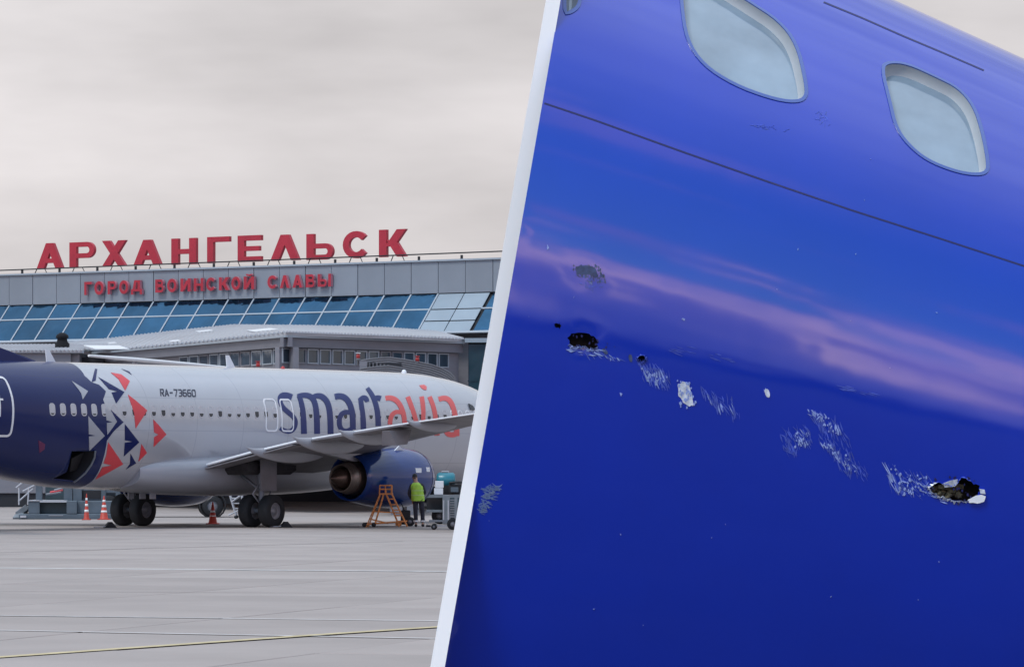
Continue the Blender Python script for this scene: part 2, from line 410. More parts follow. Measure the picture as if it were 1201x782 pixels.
def jag(pl, amp, n=3, seed=1):
    q = random.Random(seed); out = []
    for i in range(len(pl)):
        a, b = Vector(pl[i]), Vector(pl[(i+1) % len(pl)])
        for k in range(n): out.append(tuple(a.lerp(b, k/n)+Vector((q.gauss(0, amp), q.gauss(0, amp)))))
    return out
HOLES_PX = [jag(h, .9, 3, 5+i) for i, h in enumerate(HOLES_PX)]
HOLES = [pgn(p) for p in HOLES_PX]
for px, py, rr, dd in ((683, 402, .028, .0022), (1120, 575, .035, .004), (803, 463, .02, .001), (935, 515, .03, .0012), (990, 540, .03, .001), (688, 320, .025, .0012), (860, 475, .025, .001), (1050, 563, .03, .001), (962, 485, .02, .001)):
    u, w_ = uw(px, py); DENTS.append((u, w_, rr, dd))
outer = [(edge_u(w_, 657, 521)+.0005, w_) for w_ in ws]+[(UMAX, w_) for w_ in reversed(ws)]
V, F = tri2d([outer], WPOLY+HOLES, .034)
sk = solid(V, F, lambda p: toloc(surf(p[0], p[1])), lambda p: toloc(surf(p[0], p[1], -.012)), True)
sk.build('skin', M['blue'], sec)
V, F = tri2d([[(edge_u(w_, 655, 519.5)+.03, w_) for w_ in ws]+[(UMAX-.004, w_) for w_ in reversed(ws)]], [], .12)
solid(V, F, lambda p: toloc(surf(p[0], p[1], -.07)), lambda p: toloc(surf(p[0], p[1], -.11)), True).build('inner_lining', M['hole'], sec)  # near-black sheet: the dark interior behind the holes put into its colour
tr = MB(); rings = []                   # white divider between the two views, added; leans back to catch more light
for ypx in (-170, 900):
    lean = .34*(900-ypx)/1070
    rings.append([toloc(at(x0+(x1-x0)*ypx/782, ypx, Y)) for (x0, x1), Y in (((640.3, 504.6), 10.64+lean), ((657.6, 521.6), 10.64+lean), ((657.6, 521.6), 11.9+lean*.2), ((640.3, 504.6), 11.9+lean*.2))])
tr.loft(rings, smooth=False)
tr.build('divider_strip', M['strip'], sec)
mb = MB()
mb.loft([[toloc(surf(UMAX, w_, o)) for o in (.002, -.115)]+[toloc(surf(UMAX+.012, w_, o)) for o in (-.115, .002)] for w_ in ws], smooth=False)
mb.build('end_rib', M['steel'], sec)
def deco(name, polys, m, off=.0012, th=.002, px=True, step=None, parent=None, kind=None):
    pp = [pgn(p) for p in polys] if px else polys
    V, F = tri2d(pp, [], step)
    return solid(V, F, lambda p: toloc(surf(p[0], p[1], off)), lambda p: toloc(surf(p[0], p[1], off-th)), True).build(name, m, parent or sec, kind)
for pl in WPOLY:
    o1, i1, i2 = inset(pl, -.0035), inset(pl, .006), inset(pl, .016)
    V, F = tri2d([o1], [i1], None)
    f = solid(V, F, lambda p: toloc(surf(p[0], p[1], .0025)), lambda p: toloc(surf(p[0], p[1], -.012)), True).build('window_frame', M['seal'], sec)
    i0 = inset(pl, .0035)
    g = MB(); n = len(pl)
    rows = [[toloc(surf(*inset(pl, k)[j], o)) for j in range(n)] for k, o in ((.006, -.001), (.0065, -.010), (.013, -.024), (.020, -.030))]
    g.loft(rows, smooth=True, caps=False)
    g.build('window_reveal', M['reveal'], f)
    V, F = tri2d([inset(pl, .017)], [], .05)
    solid(V, F, lambda p: toloc(surf(p[0], p[1], -.028)), lambda p: toloc(surf(p[0], p[1], -.034)), True).build('window_pane', M['wpane'], f)
def line_px(pts, wd): return stroke(pts, wd)
deco('panel_seam', [pgn(line_px([(638.5, 121.3), (700, 142), (800, 178), (900, 213), (1000, 247), (1100, 279), (1201, 312), (1280, 337)], 2.0))], M['seam'], .0006, .002, px=False, step=.08)
deco('panel_seam', [pgn(line_px([(966, 3), (1010, 21), (1060, 43), (1110, 64), (1154, 83)], 1.8))], M['seam'], .0006, .002, px=False, step=.08)
# scrapes: clusters of short bright scores
rs = random.Random(3)
def scores(n, quad, ln, wd, ang, jit=.25):
    out = []
    a, b, c, d = [Vector(q) for q in quad]
    for _ in range(n):
        s, t = rs.random(), rs.random()
        p = a.lerp(b, s).lerp(d.lerp(c, s), t)+Vector((rs.gauss(0, 1.5), rs.gauss(0, 1.5))); l = ln*rs.uniform(.35, 1.25)/2; an = R(ang)+rs.gauss(0, jit)
        v = Vector((math.cos(an), math.sin(an)))*l; q = Vector((rs.gauss(0, .25), rs.gauss(0, .25)))
        w0 = wd*rs.uniform(.25, 1.15)
        out.append(stroke([p-v, p+q, p+v], [w0*.25, w0, w0*.2]))
    return out
def score_part(name, lst, m, off):
    mb_ = MB()
    for pl in lst:
        pp = pgn(pl)
        n_ = len(pp)
        mb_.add([toloc(surf(u, w_, off)) for u, w_ in pp]+[toloc(surf(u, w_, off-.0015)) for u, w_ in pp],
                [(0, 1, 4, 5), (1, 2, 3, 4), (6+0, 6+5, 6+4, 6+1), (6+1, 6+4, 6+3, 6+2)]+[(i, (i+1) % 6, 6+(i+1) % 6, 6+i) for i in range(6)])
    return mb_.build(name, m, sec, 'stuff')
faint = []
faint += scores(90, cy_([(400, 500), (520, 540), (560, 620), (430, 590)]), 13, 1.6, 72)
faint += scores(50, cy_([(680, 630), (820, 660), (850, 740), (720, 700)]), 13, 1.6, 70)
faint += scores(80, cz([(110, 290), (260, 270), (270, 340), (170, 390)]), 12, 1.6, 62)
faint += scores(70, cz([(260, 190), (400, 250), (440, 360), (290, 260)]), 12, 1.4, 70)
faint += scores(90, cz([(300, 310), (400, 340), (540, 500), (420, 470)]), 13, 1.6, 66)
faint += scores(80, cz([(590, 440), (780, 470), (800, 560), (620, 555)]), 14, 1.6, 62)
faint += scores(24, cy_([(100, 430), (300, 470), (330, 495), (150, 470)]), 10, 1.6, 25)
faint += scores(26, cy_([(130, 120), (260, 120), (240, 190), (150, 170)]), 7, 1.4, 60, .8)
faint += scores(14, c8([(440, 55), (600, 85), (600, 100), (440, 70)]), 14, 1.2, 16, .06)
faint += scores(10, cz([(370, 85), (560, 120), (600, 140), (400, 100)]), 18, 1.4, 15, .05)
faint += scores(16, [(880, 147), (930, 150), (935, 154), (885, 152)], 7, .9, 8, .3)
faint += scores(18, [(960, 130), (975, 134), (970, 150), (960, 146)], 5, 1.1, 100, .6)
score_part('faint_scoring', faint, M['scrd'], .0008)
br = []
br += scores(10, cy_([(415, 520), (510, 560), (520, 610), (430, 570)]), 14, 1.7, 74, .12)
br += scores(8, cy_([(700, 640), (820, 670), (840, 740), (720, 700)]), 14, 1.7, 70, .15)
br += scores(7, cz([(190, 290), (260, 290), (265, 330), (200, 340)]), 7, 1.6, 60)
br += scores(12, cz([(255, 185), (330, 220), (320, 250), (265, 220)]), 6, 1.5, 70, .5)
br += scores(5, cz([(370, 255), (390, 260), (395, 300), (375, 290)]), 12, 2.0, 75, .1)
br += scores(8, cz([(305, 325), (400, 370), (470, 450), (420, 440)]), 10, 1.7, 62)
br += scores(9, cz([(595, 450), (612, 450), (640, 550), (618, 545)]), 20, 2.0, 66, .08)
br += scores(14, cz([(650, 470), (780, 475), (785, 545), (670, 555)]), 8, 1.6, 65, .6)
br += scores(12, cz([(745, 545), (820, 555), (900, 590), (830, 585)]), 9, 2.0, 15)
br += scores(22, cy_([(95, 430), (240, 450), (250, 470), (110, 450)]), 9, 2.2, 15)
br += scores(6, cy_([(275, 470), (330, 480), (320, 495), (280, 485)]), 6, 1.8, 30, .5)
for (x, y) in cz([(70, 108), (76, 122), (262, 190), (618, 445)])+cy_([(960, 630), (325, 640), (192, 158), (596, 316), (10, 0)]):
    br += scores(2, [(x-1, y-1), (x+1, y-1), (x+1, y+1), (x-1, y+1)], 5, 2.6, 75, .4)
for _ in range(20):
    x, y = rs.uniform(560, 1195), rs.uniform(150, 775)
    br += scores(1, [(x, y)]*4, rs.uniform(1.2, 3), .9, rs.uniform(0, 180))
score_part('bright_scoring', br, M['scr'], .0016)
deco('bare_metal_patch', [jag(cy_([(580, 595), (600, 585), (630, 595), (638, 640), (646, 685), (625, 695), (598, 675), (580, 640)]), .6, 4, 9)], M['bare'], .0014)
deco('bare_metal_patch', [chaikin(cz([(60, 98), (78, 96), (86, 118), (84, 136), (68, 130)]), 1)], M['bare'], .0022)
M['smear'] = mat('pale_smear', (.34, .45, .62), .4, c2=(.12, .20, .48), var=.4, vscale=45)
score_part('faint_smear', scores(90, c8([(84, 350), (116, 352), (104, 376), (84, 378)]), 7, 1.2, 12, .35)+scores(60, c8([(80, 384), (94, 380), (88, 404), (77, 406)]), 6, 1.2, 20, .4), M['smear'], .0010)
deco('soot_smudge', [jag(cy_([(128, 95), (145, 82), (185, 80), (215, 92), (222, 110), (195, 122), (155, 124), (135, 112)]), .9, 4, 21)], M['soot'], .0012)
SMUDGE = [cy_([(105, 76), (240, 74), (262, 128), (130, 132)]), cy_([(150, 130), (270, 120), (262, 150), (180, 160)])]
deco('soot_smudge', [chaikin(cy_([(240, 445), (258, 440), (275, 462), (262, 470)]), 1)], M['soot'], .0012)
deco('soot_smudge', [chaikin(cy_([(360, 470), (376, 466), (380, 500), (366, 500)]), 1)], M['soot'], .0012)
def chips(name, n, quad, r0, m, off):
    mb_ = MB(); a, b, c, d = [Vector(q) for q in quad]
    for _ in range(n):
        p = a.lerp(b, rs.random()).lerp(d.lerp(c, rs.random()), rs.random()); k = rs.randint(4, 6); r_ = r0*rs.uniform(.3, 1.2)
        pp = [uw(p.x+r_*rs.uniform(.5, 1.2)*math.cos(2*math.pi*j/k), p.y+1.5*r_*rs.uniform(.5, 1.2)*math.sin(2*math.pi*j/k)) for j in range(k)]
        mb_.add([toloc(surf(u, w_, off)) for u, w_ in pp]+[toloc(surf(u, w_, off-.0018)) for u, w_ in pp], [tuple(range(k))]+[(i, (i+1) % k, k+(i+1) % k, k+i) for i in range(k)])
    return mb_.build(name, m, sec, 'stuff')
chips('paint_chip', 34, cy_([(570, 580), (655, 585), (660, 705), (575, 700)]), 1.6, M['scr'], .0022)
chips('paint_chip', 26, cy_([(410, 520), (530, 560), (530, 620), (420, 580)]), 1.3, M['scr'], .0019)
chips('paint_chip', 40, cz([(600, 450), (780, 475), (800, 565), (630, 560)]), 1.5, M['scr'], .0019)
chips('paint_chip', 30, cz([(180, 285), (265, 290), (260, 340), (190, 350)]), 1.2, M['scr'], .0019)
chips('paint_chip', 30, cz([(300, 320), (420, 370), (475, 470), (400, 440)]), 1.2, M['scr'], .0019)
chips('paint_chip', 26, cz([(255, 190), (340, 215), (420, 320), (300, 260)]), 1.1, M['scr'], .0019)
chips('soot_fleck', 26, cz([(760, 470), (1030, 470), (1040, 600), (780, 600)]), 1.4, M['seam'], .0017)
chips('soot_fleck', 18, cy_([(90, 370), (250, 400), (450, 480), (100, 440)]), 1.3, M['seam'], .0017)
chips('soot_fleck', 90, SMUDGE[0], 1.5, M['soot'], .0011); chips('soot_fleck', 34, SMUDGE[1], 1.1, M['soot'], .0011)
# torn edges round the holes: raised petals of bare metal
def petals(name, hole_px, n, ln, m, a0=0, a1=360):
    cx_ = sum(p[0] for p in hole_px)/len(hole_px); cy__ = sum(p[1] for p in hole_px)/len(hole_px)
    mb_ = MB(); hp = list(hole_px); k = len(hp)
    for i in range(k):
        a, b = hp[i], hp[(i+1) % k]
        an = math.degrees(math.atan2((a[1]+b[1])/2-cy__, (a[0]+b[0])/2-cx_)) % 360
        if not (a0 <= an <= a1 or a0 <= an-360 <= a1 or a0 <= an+360 <= a1): continue
        m_ = ((a[0]+b[0])/2, (a[1]+b[1])/2); f_ = rs.uniform(.5, 1.3)*ln
        d = Vector((m_[0]-cx_, m_[1]-cy__)).normalized()
        tip = (m_[0]+d.x*f_, m_[1]+d.y*f_)
        A, B, T = uw(*a), uw(*b), uw(*tip)
        mb_.add([toloc(surf(*A, -.012)), toloc(surf(*B, -.012)), toloc(surf(*B, rs.uniform(.003, .009))), toloc(surf(*A, rs.uniform(.003, .009))), toloc(surf(*T, .002))],
                [(0, 1, 2, 3), (3, 2, 4), (0, 3, 4), (1, 4, 2), (0, 4, 1)])
    return mb_.build(name, m, sec, 'stuff')
petals('torn_metal', HOLES_PX[0], 10, 4, M['scr'], 20, 170)
petals('torn_metal', HOLES_PX[2], 6, 2, M['scrd'])
petals('torn_metal', HOLES_PX[3], 12, 3.5, M['bare'], 20, 200)
petals('torn_metal', HOLES_PX[3], 12, 2, M['scrd'], 200, 330)
deco('torn_flap', [jag(cz([(948, 578), (985, 562), (1008, 556), (1026, 566), (1022, 590), (990, 596), (955, 592)]), .5, 2, 3)], mat('white_torn_edge', (.85, .86, .88), .5, bump=.001, bscale=60), .008, .006)
deco('torn_flap', [cz([(1000, 532), (1022, 535), (1026, 555), (1004, 552)])], M['bare'], .007, .006)
deco('torn_flap', [jag(cz([(835, 512), (870, 496), (905, 492), (905, 508), (880, 526), (850, 524)]), .5, 2, 4)], M['bare'], .004, .005)
cr = MB()
for _ in range(40):
    x, y = cz([(rs.uniform(790, 920), rs.uniform(515, 572))])[0]
    u, w_ = uw(x, y); p = toloc(surf(u, w_, -rs.uniform(.008, .03))); r_ = rs.uniform(.003, .010)
    Mx = Matrix.Translation(p) @ Matrix.Rotation(rs.uniform(0, 3), 4, Vector((rs.random(), rs.random(), rs.random())).normalized())
    cr.box(-r_, -r_*.4, -r_*.6, r_, r_*.4, r_*.6, Mx)
cr.build('torn_core', M['core'], sec, 'stuff')
for u in (-.45, .75):
    st = MB()
    p = toloc(surf(u, WMIN+.02, -.06))
    st.box(p.x-.04, p.y-.04, 0, p.x+.04, p.y+.04, p.z+.03); st.box(p.x-.35, p.y-.05, .0, p.x+.35, p.y+.05, .06); st.box(p.x-.05, p.y-.5, 0.06, p.x+.05, p.y+.9, .12)
    st.tube([(p.x, p.y+.85, .1), (p.x, p.y+.05, p.z-.2)], .03)
    st.build('support_stand', M['steel'], sec)

# ------------------------------------------------------------------ ground
def sheet(name, x0, y0, x1, y1, z, m, kind='structure'):
    o = MB().add([(x0, y0, z), (x1, y0, z), (x1, y1, z), (x0, y1, z)], [(0, 1, 2, 3)]).build(name, m); o['kind'] = kind; return o
sheet('ground', -6000, -6000, 6000, 9000, -.16, M['grass'])
sheet('dark_ground', -300, -120, 300, 36, -.10, M['asph'])  # unseen dark ground, added so the lower blue paint mirrors little light
apron = sheet('apron', -260, 36, 260, 330, -.05, M['joint'])
SL = 5.0; ang = R(-17); ca, sa = math.cos(ang), math.sin(ang)
def inview(x, y): return 40 < y < 260 and abs(x) < y*.128+5
slabs = []
for i in range(-30, 70):
    for j in range(4, 62):
        x, y = i*SL, j*SL; X = x*ca-y*sa-20; Yy = x*sa+y*ca
        if inview(X, Yy) and X < Yy*.01+4: slabs.append((Yy, X))
slabs.sort(); near = slabs[:290]
g = .022; me = None
for k, (Yy, X) in enumerate(near):
    if me is None:
        me = MB().box(-SL/2+g/2, -SL/2+g/2, -.05, SL/2-g/2, SL/2-g/2, 0, bev=.012).mesh('concrete_slab')
        me.materials.append(M['conc'])
    o = bpy.data.objects.new('concrete_slab', me); COL.objects.link(o); o.parent = apron
    o.location = (X, Yy, rs.uniform(-.006, 0)); o.rotation_euler = (0, 0, ang)
nearset = set(near); rest = MB()
for i in range(-64, 78):
    for j in range(-14, 92):
        x, y = i*SL, j*SL; X = x*ca-y*sa-20; Yy = x*sa+y*ca
        if abs(X) < 250 and 39 < Yy < 325 and (Yy, X) not in nearset:
            Mx = Matrix.Translation((X, Yy, 0)) @ Matrix.Rotation(ang, 4, 'Z')
            rest.add([Mx @ Vector((a*(SL/2-g/2), b*(SL/2-g/2), -.002)) for a, b in ((-1, -1), (1, -1), (1, 1), (-1, 1))], [(0, 1, 2, 3)])
rest.build('concrete_slabs', M['conc'], apron, 'stuff')
def marking(name, a, b, wd, m, ext=(0, 0), z=.004):
    A, B = gd(*a), gd(*b); d = (B-A).normalized(); A = A-d*ext[0]; B = B+d*ext[1]; n = Vector((-d.y, d.x, 0))*wd/2
    o = MB().add([(A+n+Vector((0, 0, z))), (A-n+Vector((0, 0, z))), (B-n+Vector((0, 0, z))), (B+n+Vector((0, 0, z)))], [(0, 1, 2, 3)]).build(name, m); o['kind'] = 'structure'
marking('painted_line', (0, 665.8), (320, 668.3), .55, M['wline'], (30, 40))
marking('painted_line', (0, 721.7), (513, 727.8), .17, M['wline'], (20, 30), .006)
marking('painted_line', (0, 739), (508, 748.5), .15, M['wline'], (20, 30), .008)
marking('yellow_taxi_line', (0, 770.7), (352, 746), .22, M['yline'], (12, 0), .010)
marking('yellow_taxi_line', (350, 746.2), (513, 735.4), .22, M['yline'], (0, 20), .012)
marking('tar_seam', (0, 647.6), (220, 641.6), .09, M['asph'], (25, 10), .005)
marking('tar_seam', (150, 694), (508, 696), .05, M['asph'], (3, 25), .005)
# wood far behind the viewer, mirrored as a dark edge in the blue paint
wd = MB(); rw = random.Random(5)
for k in range(900):
    x = rw.uniform(-420, 420); h_ = 15+5*math.sin(x*.05)+3*math.sin(x*.21+1)+rw.uniform(-2, 2); z = rw.uniform(.5, h_); y = -560+rw.uniform(-14, 14); r_ = rw.uniform(2.5, 5)
    Mx = Matrix.Translation((x, y, z)) @ Matrix.Rotation(rw.uniform(0, 3), 4, 'X') @ Matrix.Rotation(rw.uniform(0, 3), 4, 'Z')
    wd.add([Mx @ Vector(q)*1 for q in ((-r_, 0, 0), (0, -r_, 0), (r_, 0, 0), (0, r_, 0), (0, 0, r_), (0, 0, -r_))], [(0, 1, 4), (1, 2, 4), (2, 3, 4), (3, 0, 4), (1, 0, 5), (2, 1, 5), (3, 2, 5), (0, 3, 5)])
wd.box(-420, -566, -1, 420, -562, 10)
tag(wd.build('far_wood', mat('dark_foliage', (.04, .055, .03), .9, var=.4, vscale=.2)), 'dark far wood along the edge of the airfield behind the viewer', 'wood', kind='stuff')

# ------------------------------------------------------------------ terminal
TP0 = Vector((-31.2, 260, 0)); TA = math.atan2(-.571, .822)
TD = Vector((math.cos(TA), math.sin(TA), 0)); TN = Vector((math.sin(TA), -math.cos(TA), 0))   # along the facade / outward
def fac(x, y, off=0.0):                 # photo pixel -> (distance along facade, height) on the plane `off` metres in front of it
    k = (x-CX)/FPX; r = Vector((k, 1, 0)); s = (TP0.dot(TN)+off)/r.dot(TN)
    return ((r*s-TP0).dot(TD), H+(YH-y)/FPX*s)
ter = empty('terminal_building', TP0, TA, 'long grey airport terminal with sloping blue mirror glass under a panelled fascia', 'terminal')
ZT, ZB, ZG, OFFB = 13.70, 11.80, 9.55, 2.05
t0 = fac(39.7, 340)[0]; PER = (fac(483.4, 340)[0]-t0)/15
NL, NR = -4, 25
body = MB().box((NL-1)*PER+t0, .35, 0, (NR+1)*PER+t0, 40, ZT-.12)
body.box((NL-1)*PER+t0, -1.1, 0, (NR+1)*PER+t0, .34, ZG-.15)
body.build('wall', M['clad'], ter)
MB().box((NL-1)*PER+t0, -1.16, 0, (NR+1)*PER+t0, -1.105, 1.0).build('plinth', M['dark'], ter)
MB().box((NL-1)*PER+t0-.1, -.22, ZT-.1, (NR+1)*PER+t0+.1, .6, ZT).build('coping', M['mullion'], ter)
MB().box((NL-1)*PER+t0, .02, ZB-.05, (NR+1)*PER+t0, .34, ZT-.1).build('backing', M['dark'], ter)
me = None
for i in range(NL-1, NR+1):
    x = t0+i*PER
    if me is None:
        mb = MB().box(.02, -.10, ZB, PER-.02, .015, ZT-.105, bev=.012); me = mb.mesh('fascia_panel'); me.materials.append(M['fascia'])
    o = link('fascia_panel', me, None, ter); o.location = (x, rs.uniform(-.012, .012), 0)
# sloping glass: bottoms OFFB in front of the fascia
tb_ = fac(100, 372, .85)
ZM = ZB-.42*(ZB-ZG)
def gp(t, z, o=0): f = (ZB-z)/(ZB-ZG); return Vector((t, -.05-OFFB*f-o*.74, z+o*.67))
tR0, tR1 = fac(516, 345)[0], fac(576, 345)[0]
MB().quadslab(gp((NL-1)*PER+t0, ZG, -.15), gp((NR+1)*PER+t0, ZG, -.15), gp((NR+1)*PER+t0, ZB-.03, -.15), gp((NL-1)*PER+t0, ZB-.03, -.15), .05).build('glazing_backing', M['dark'], ter)
def pane(t_0, t_1, z0, z1, name, m):
    a, b, c, d = [gp(t, z) for t, z in ((t_0, z0), (t_1, z0), (t_1, z1), (t_0, z1))]
    for q in (a, b, c, d): q += Vector((0, rs.uniform(-.018, .018), 0))
    mb = MB().quadslab(a, b, c, d, .03)
    return mb.build(name, m, ter)
i = NL-1
edges = [t0+k*PER for k in range(NL-1, NR+2)]
for a, b in zip(edges, edges[1:]):
    if b <= tR0+.3 or a >= tR1-.3:
        pane(a+.05, b-.05, ZM+.04, ZB-.06, 'glass_pane', M['glass']); pane(a+.05, b-.05, ZG, ZM-.04, 'glass_pane', M['glass'])
        mm = MB().quadslab(gp(b-.05, ZG, .03), gp(b+.05, ZG, .03), gp(b+.05, ZB-.04, .03), gp(b-.05, ZB-.04, .03), .1).build('mullion', M['mullion'], ter)
q = [tR0, tR0+(tR1-tR0)*.5, tR1]
for a, b in zip(q, q[1:]):
    pane(a+.03, b-.03, ZM+.03, ZB-.05, 'pale_panel', M['paleclad']); zz = ZG+(ZM-ZG)*.48
    pane(a+.03, b-.03, zz+.03, ZM-.03, 'pale_panel', M['paleclad']); pane(a+.03, b-.03, ZG, zz-.03, 'pale_panel', M['paleclad'])
for a, b in ((edges[0], tR0), (tR1, edges[-1])):
    MB().quadslab(gp(a, ZM-.035, .025), gp(b, ZM-.035, .025), gp(b, ZM+.035, .025), gp(a, ZM+.035, .025), .08).build('transom', M['mullion'], ter)
MB().quadslab(gp(edges[0], ZG-.12, .06), gp(edges[-1], ZG-.12, .06), gp(edges[-1], ZG-.01, .06), gp(edges[0], ZG-.01, .06), .1).build('glazing_sill', M['mullion'], ter)

# rooftop sign and its rail
sg = empty('rooftop_sign', TP0, TA, 'large red rooftop letters АРХАНГЕЛЬСК on a thin rail above the terminal', 'sign')
MAIN = [('А', 43, 73, 285.1, 314.8), ('Р', 81.3, 110.3, 283.9, 313.6), ('Х', 119.5, 147.3, 282, 312.6), ('А', 156.3, 188.5, 281.2, 311.3), ('Н', 200.8, 229.8, 279.4, 310.6), ('Г', 242.8, 268.8, 277.6, 308.8), ('Е', 278.6, 306.1, 276, 307.4),
        ('Л', 316.9, 350.5, 275.2, 306), ('Ь', 359.2, 390, 274, 305), ('С', 401.3, 431.6, 271.5, 303), ('К', 444.3, 476, 269, 301.7)]
def letter(ch, x0, x1, yt, yb, off, depth, parent, mf, ms, name='letter'):
    ta, za = fac(x0, yb, off); tb, _ = fac(x1, yb, off); _, zt = fac((x0+x1)/2, yt, off)
    wv, hv = tb-ta, zt-za
    V, F = tri2d(G[ch])
    mb = solid(V, F, lambda p: (ta+p[0]*wv, -off, za+p[1]*hv), lambda p: (ta+p[0]*wv, -off+depth, za+p[1]*hv))
    me = mb.mesh(name); me.materials.append(mf); me.materials.append(ms)
    nF = len(F)
    for k, pl in enumerate(me.polygons): pl.material_index = 0 if k < nF else 1
    return link(name, me, None, parent)
for ch, x0, x1, yt, yb in MAIN: letter(ch, x0, x1, yt, yb, -.1, .22, sg, M['red'], M['red'])
ra = fac(-60, 319.4, 0); rb = fac(700, 290.4, 0)
zr = lambda t: ra[1]+(rb[1]-ra[1])*(t-ra[0])/(rb[0]-ra[0])
MB().tube([(ra[0], .0, ra[1]), (rb[0], .0, rb[1])], .038, 6).build('rail', M['black'], sg)
t = ra[0]; k = 0
pm = MB().box(-.055, -.05, ZT-.02, .055, .05, zr(0)-.02).mesh('post'); pm.materials.append(M['black'])
while t < rb[0]:
    o = link('post', pm, None, sg); o.location = (t, .02, 0)
    if 37 < CX and fac(0, 320)[0]+1 < t < fac(476, 300)[0]:
        MB().tube([(t+.95, .1, ZT), (t+1.15, .06, zr(t)+.02), ], .03, 5).build('brace', M['black'], sg)
        MB().tube([(t+1.9, .1, ZT), (t+1.75, .06, zr(t)+.02)], .025, 5).build('brace', M['black'], sg)
    t += 2.98; k += 1
# letters on the fascia
fs = empty('fascia_sign', TP0, TA, 'smaller red raised letters ГОРОД ВОИНСКОЙ СЛАВЫ fixed along the grey fascia', 'sign')
SM = [('Г', 368, 400), ('О', 412, 452), ('Р', 470, 505), ('О', 520, 560), ('Д', 572, 620), ('В', 678, 714), ('О', 730, 771), ('И', 788, 832), ('Н', 846, 888), ('С', 900, 940), ('К', 956, 1000), ('О', 1010, 1050), ('Й', 1064, 1110)]
SM = [(c, a/3.725, b/3.725) for c, a, b in SM]+[(c, 300+a/3.725, 300+b/3.725) for c, a, b in (('С', 50, 92), ('Л', 105, 147), ('А', 160, 202), ('В', 218, 256), ('Ы', 270, 328))]
for c, a, b in SM:
    m_ = (a+b)/2; yt = 330.5-(m_-103)*9.3/277; yb = 346-(m_-103)*9.6/277
    letter(c, a, b, yt, yb, .38, .20, fs, M['red'], M['red_side'])

M['rubberblack'] = mat('tarred_black', (.006, .006, .008), .95)
# lower gallery with the corrugated roof
ZE = 7.95
def eave(x, y): Y = (ZE-H)*FPX/(YH-y); return Vector(((x-CX)*Y/FPX, Y, ZE))
gal = empty('gallery_building', eave(335, 390)-Vector((0, 0, ZE)), 0, 'low grey boarding gallery with a ribbed metal roof and a strip of small windows', 'building')
go = gal.location.copy()
def backp(x, y=384, off=2.0, z=None):
    t_, z_ = fac(x, y, off); p = TP0+TD*t_+TN*off; return Vector((p.x, p.y, z if z is not None else z_))
E_ = [eave(106, 411), eave(150, 409.3), eave(240, 400.5), eave(335, 390), eave(400, 392.3), eave(470, 394.6), eave(545, 398)]
B_ = [backp(x, y, 1.9) for x, y in ((78, 402.3), (118, 398.5), (196, 389.5), (272, 381.6), (360, 382.3), (445, 384.5), (512, 389))]
# extend a gently bowed surface between back line and eave
def roofpt(s, t):
    i = min(len(E_)-2, int(s*(len(E_)-1))); f = s*(len(E_)-1)-i
    return B_[i].lerp(B_[i+1], f).lerp(E_[i].lerp(E_[i+1], f), t)
mb = MB()
nS = 60
mb.loft([[roofpt(s/nS, t)-go for t in (0, 1)]+[roofpt(s/nS, t)-go-Vector((0, 0, .12)) for t in (1, 0)] for s in range(nS+1)], smooth=False)
mb.build('roof', M['roof'], gal)
rb_ = MB(); tot = 110
for s in range(tot):
    f = (s+.5)/tot; a, b = roofpt(f, 0)-go, roofpt(f, 1)-go; d = (b-a).normalized(); b = b+d*.09; n = Vector((d.y, -d.x, 0)).normalized()*.075
    up = Vector((0, 0, .085))
    rb_.add([a+n, a-n, b-n, b+n, a+n*.4+up, a-n*.4+up, b-n*.4+up, b+n*.4+up], [(0, 1, 2, 3), (4, 7, 6, 5), (0, 4, 5, 1), (2, 6, 7, 3), (1, 5, 6, 2), (3, 7, 4, 0)])
rb_.build('roof_rib', M['roof'], gal, 'stuff')
for (s0, s1, t0_, t1_) in ((.455, .505, .72, .86), (.375, .41, .34, .44), (.14, .17, .5, .58), (.27, .29, .85, .93)):
    mb = MB().quadslab(*[roofpt(s, t)-go+Vector((0, 0, .11)) for s, t in ((s0, t0_), (s0, t1_), (s1, t1_), (s1, t0_))], .03); mb.build('roof_light', M['roof_pale'], gal)  # skylight strips; the bright sky they mirror is put into the pale colour
# loose sheet at the step in the roof
mb = MB().quadslab(*[p-go for p in (at(98, 404.5, 216), at(112, 409, 213.9), at(152, 409, 214.3), at(140, 405, 217))], .04); mb.build('lifted_sheet', M['roof_pale'], gal)
def wallstrip(pts, z0, z1, m, name, inw=0, th=.25, parent=None, o=None):
    for a, b in zip(pts, pts[1:]):
        d = (b-a); d.z = 0; d.normalize(); n = Vector((-d.y, d.x, 0)); mb = MB()
        A, B = a-go+n*inw, b-go+n*inw
        mb.add([(A.x, A.y, z0), (B.x, B.y, z0), (B.x+n.x*th, B.y+n.y*th, z0), (A.x+n.x*th, A.y+n.y*th, z0), (A.x, A.y, z1), (B.x, B.y, z1), (B.x+n.x*th, B.y+n.y*th, z1), (A.x+n.x*th, A.y+n.y*th, z1)],
               [(3, 2, 1, 0), (4, 5, 6, 7), (0, 1, 5, 4), (1, 2, 6, 5), (2, 3, 7, 6), (3, 0, 4, 7)])
        mb.build(name, m, parent or gal)
EW = [E_[0], E_[3], E_[6]]
wallstrip(EW, ZE-.20, ZE-.125, M['mullion'], 'gutter', -.02, .12)
wallstrip(EW, ZE-.62, ZE-.19, M['fascia_dark'], 'eave_panel', .12, .2)
wallstrip(EW, 5.2, ZE-.63, M['clad'], 'upper_wall', .36, .25)
wallstrip(EW, 2.9, 5.21, M['clad'], 'lower_wall', .30, .25)
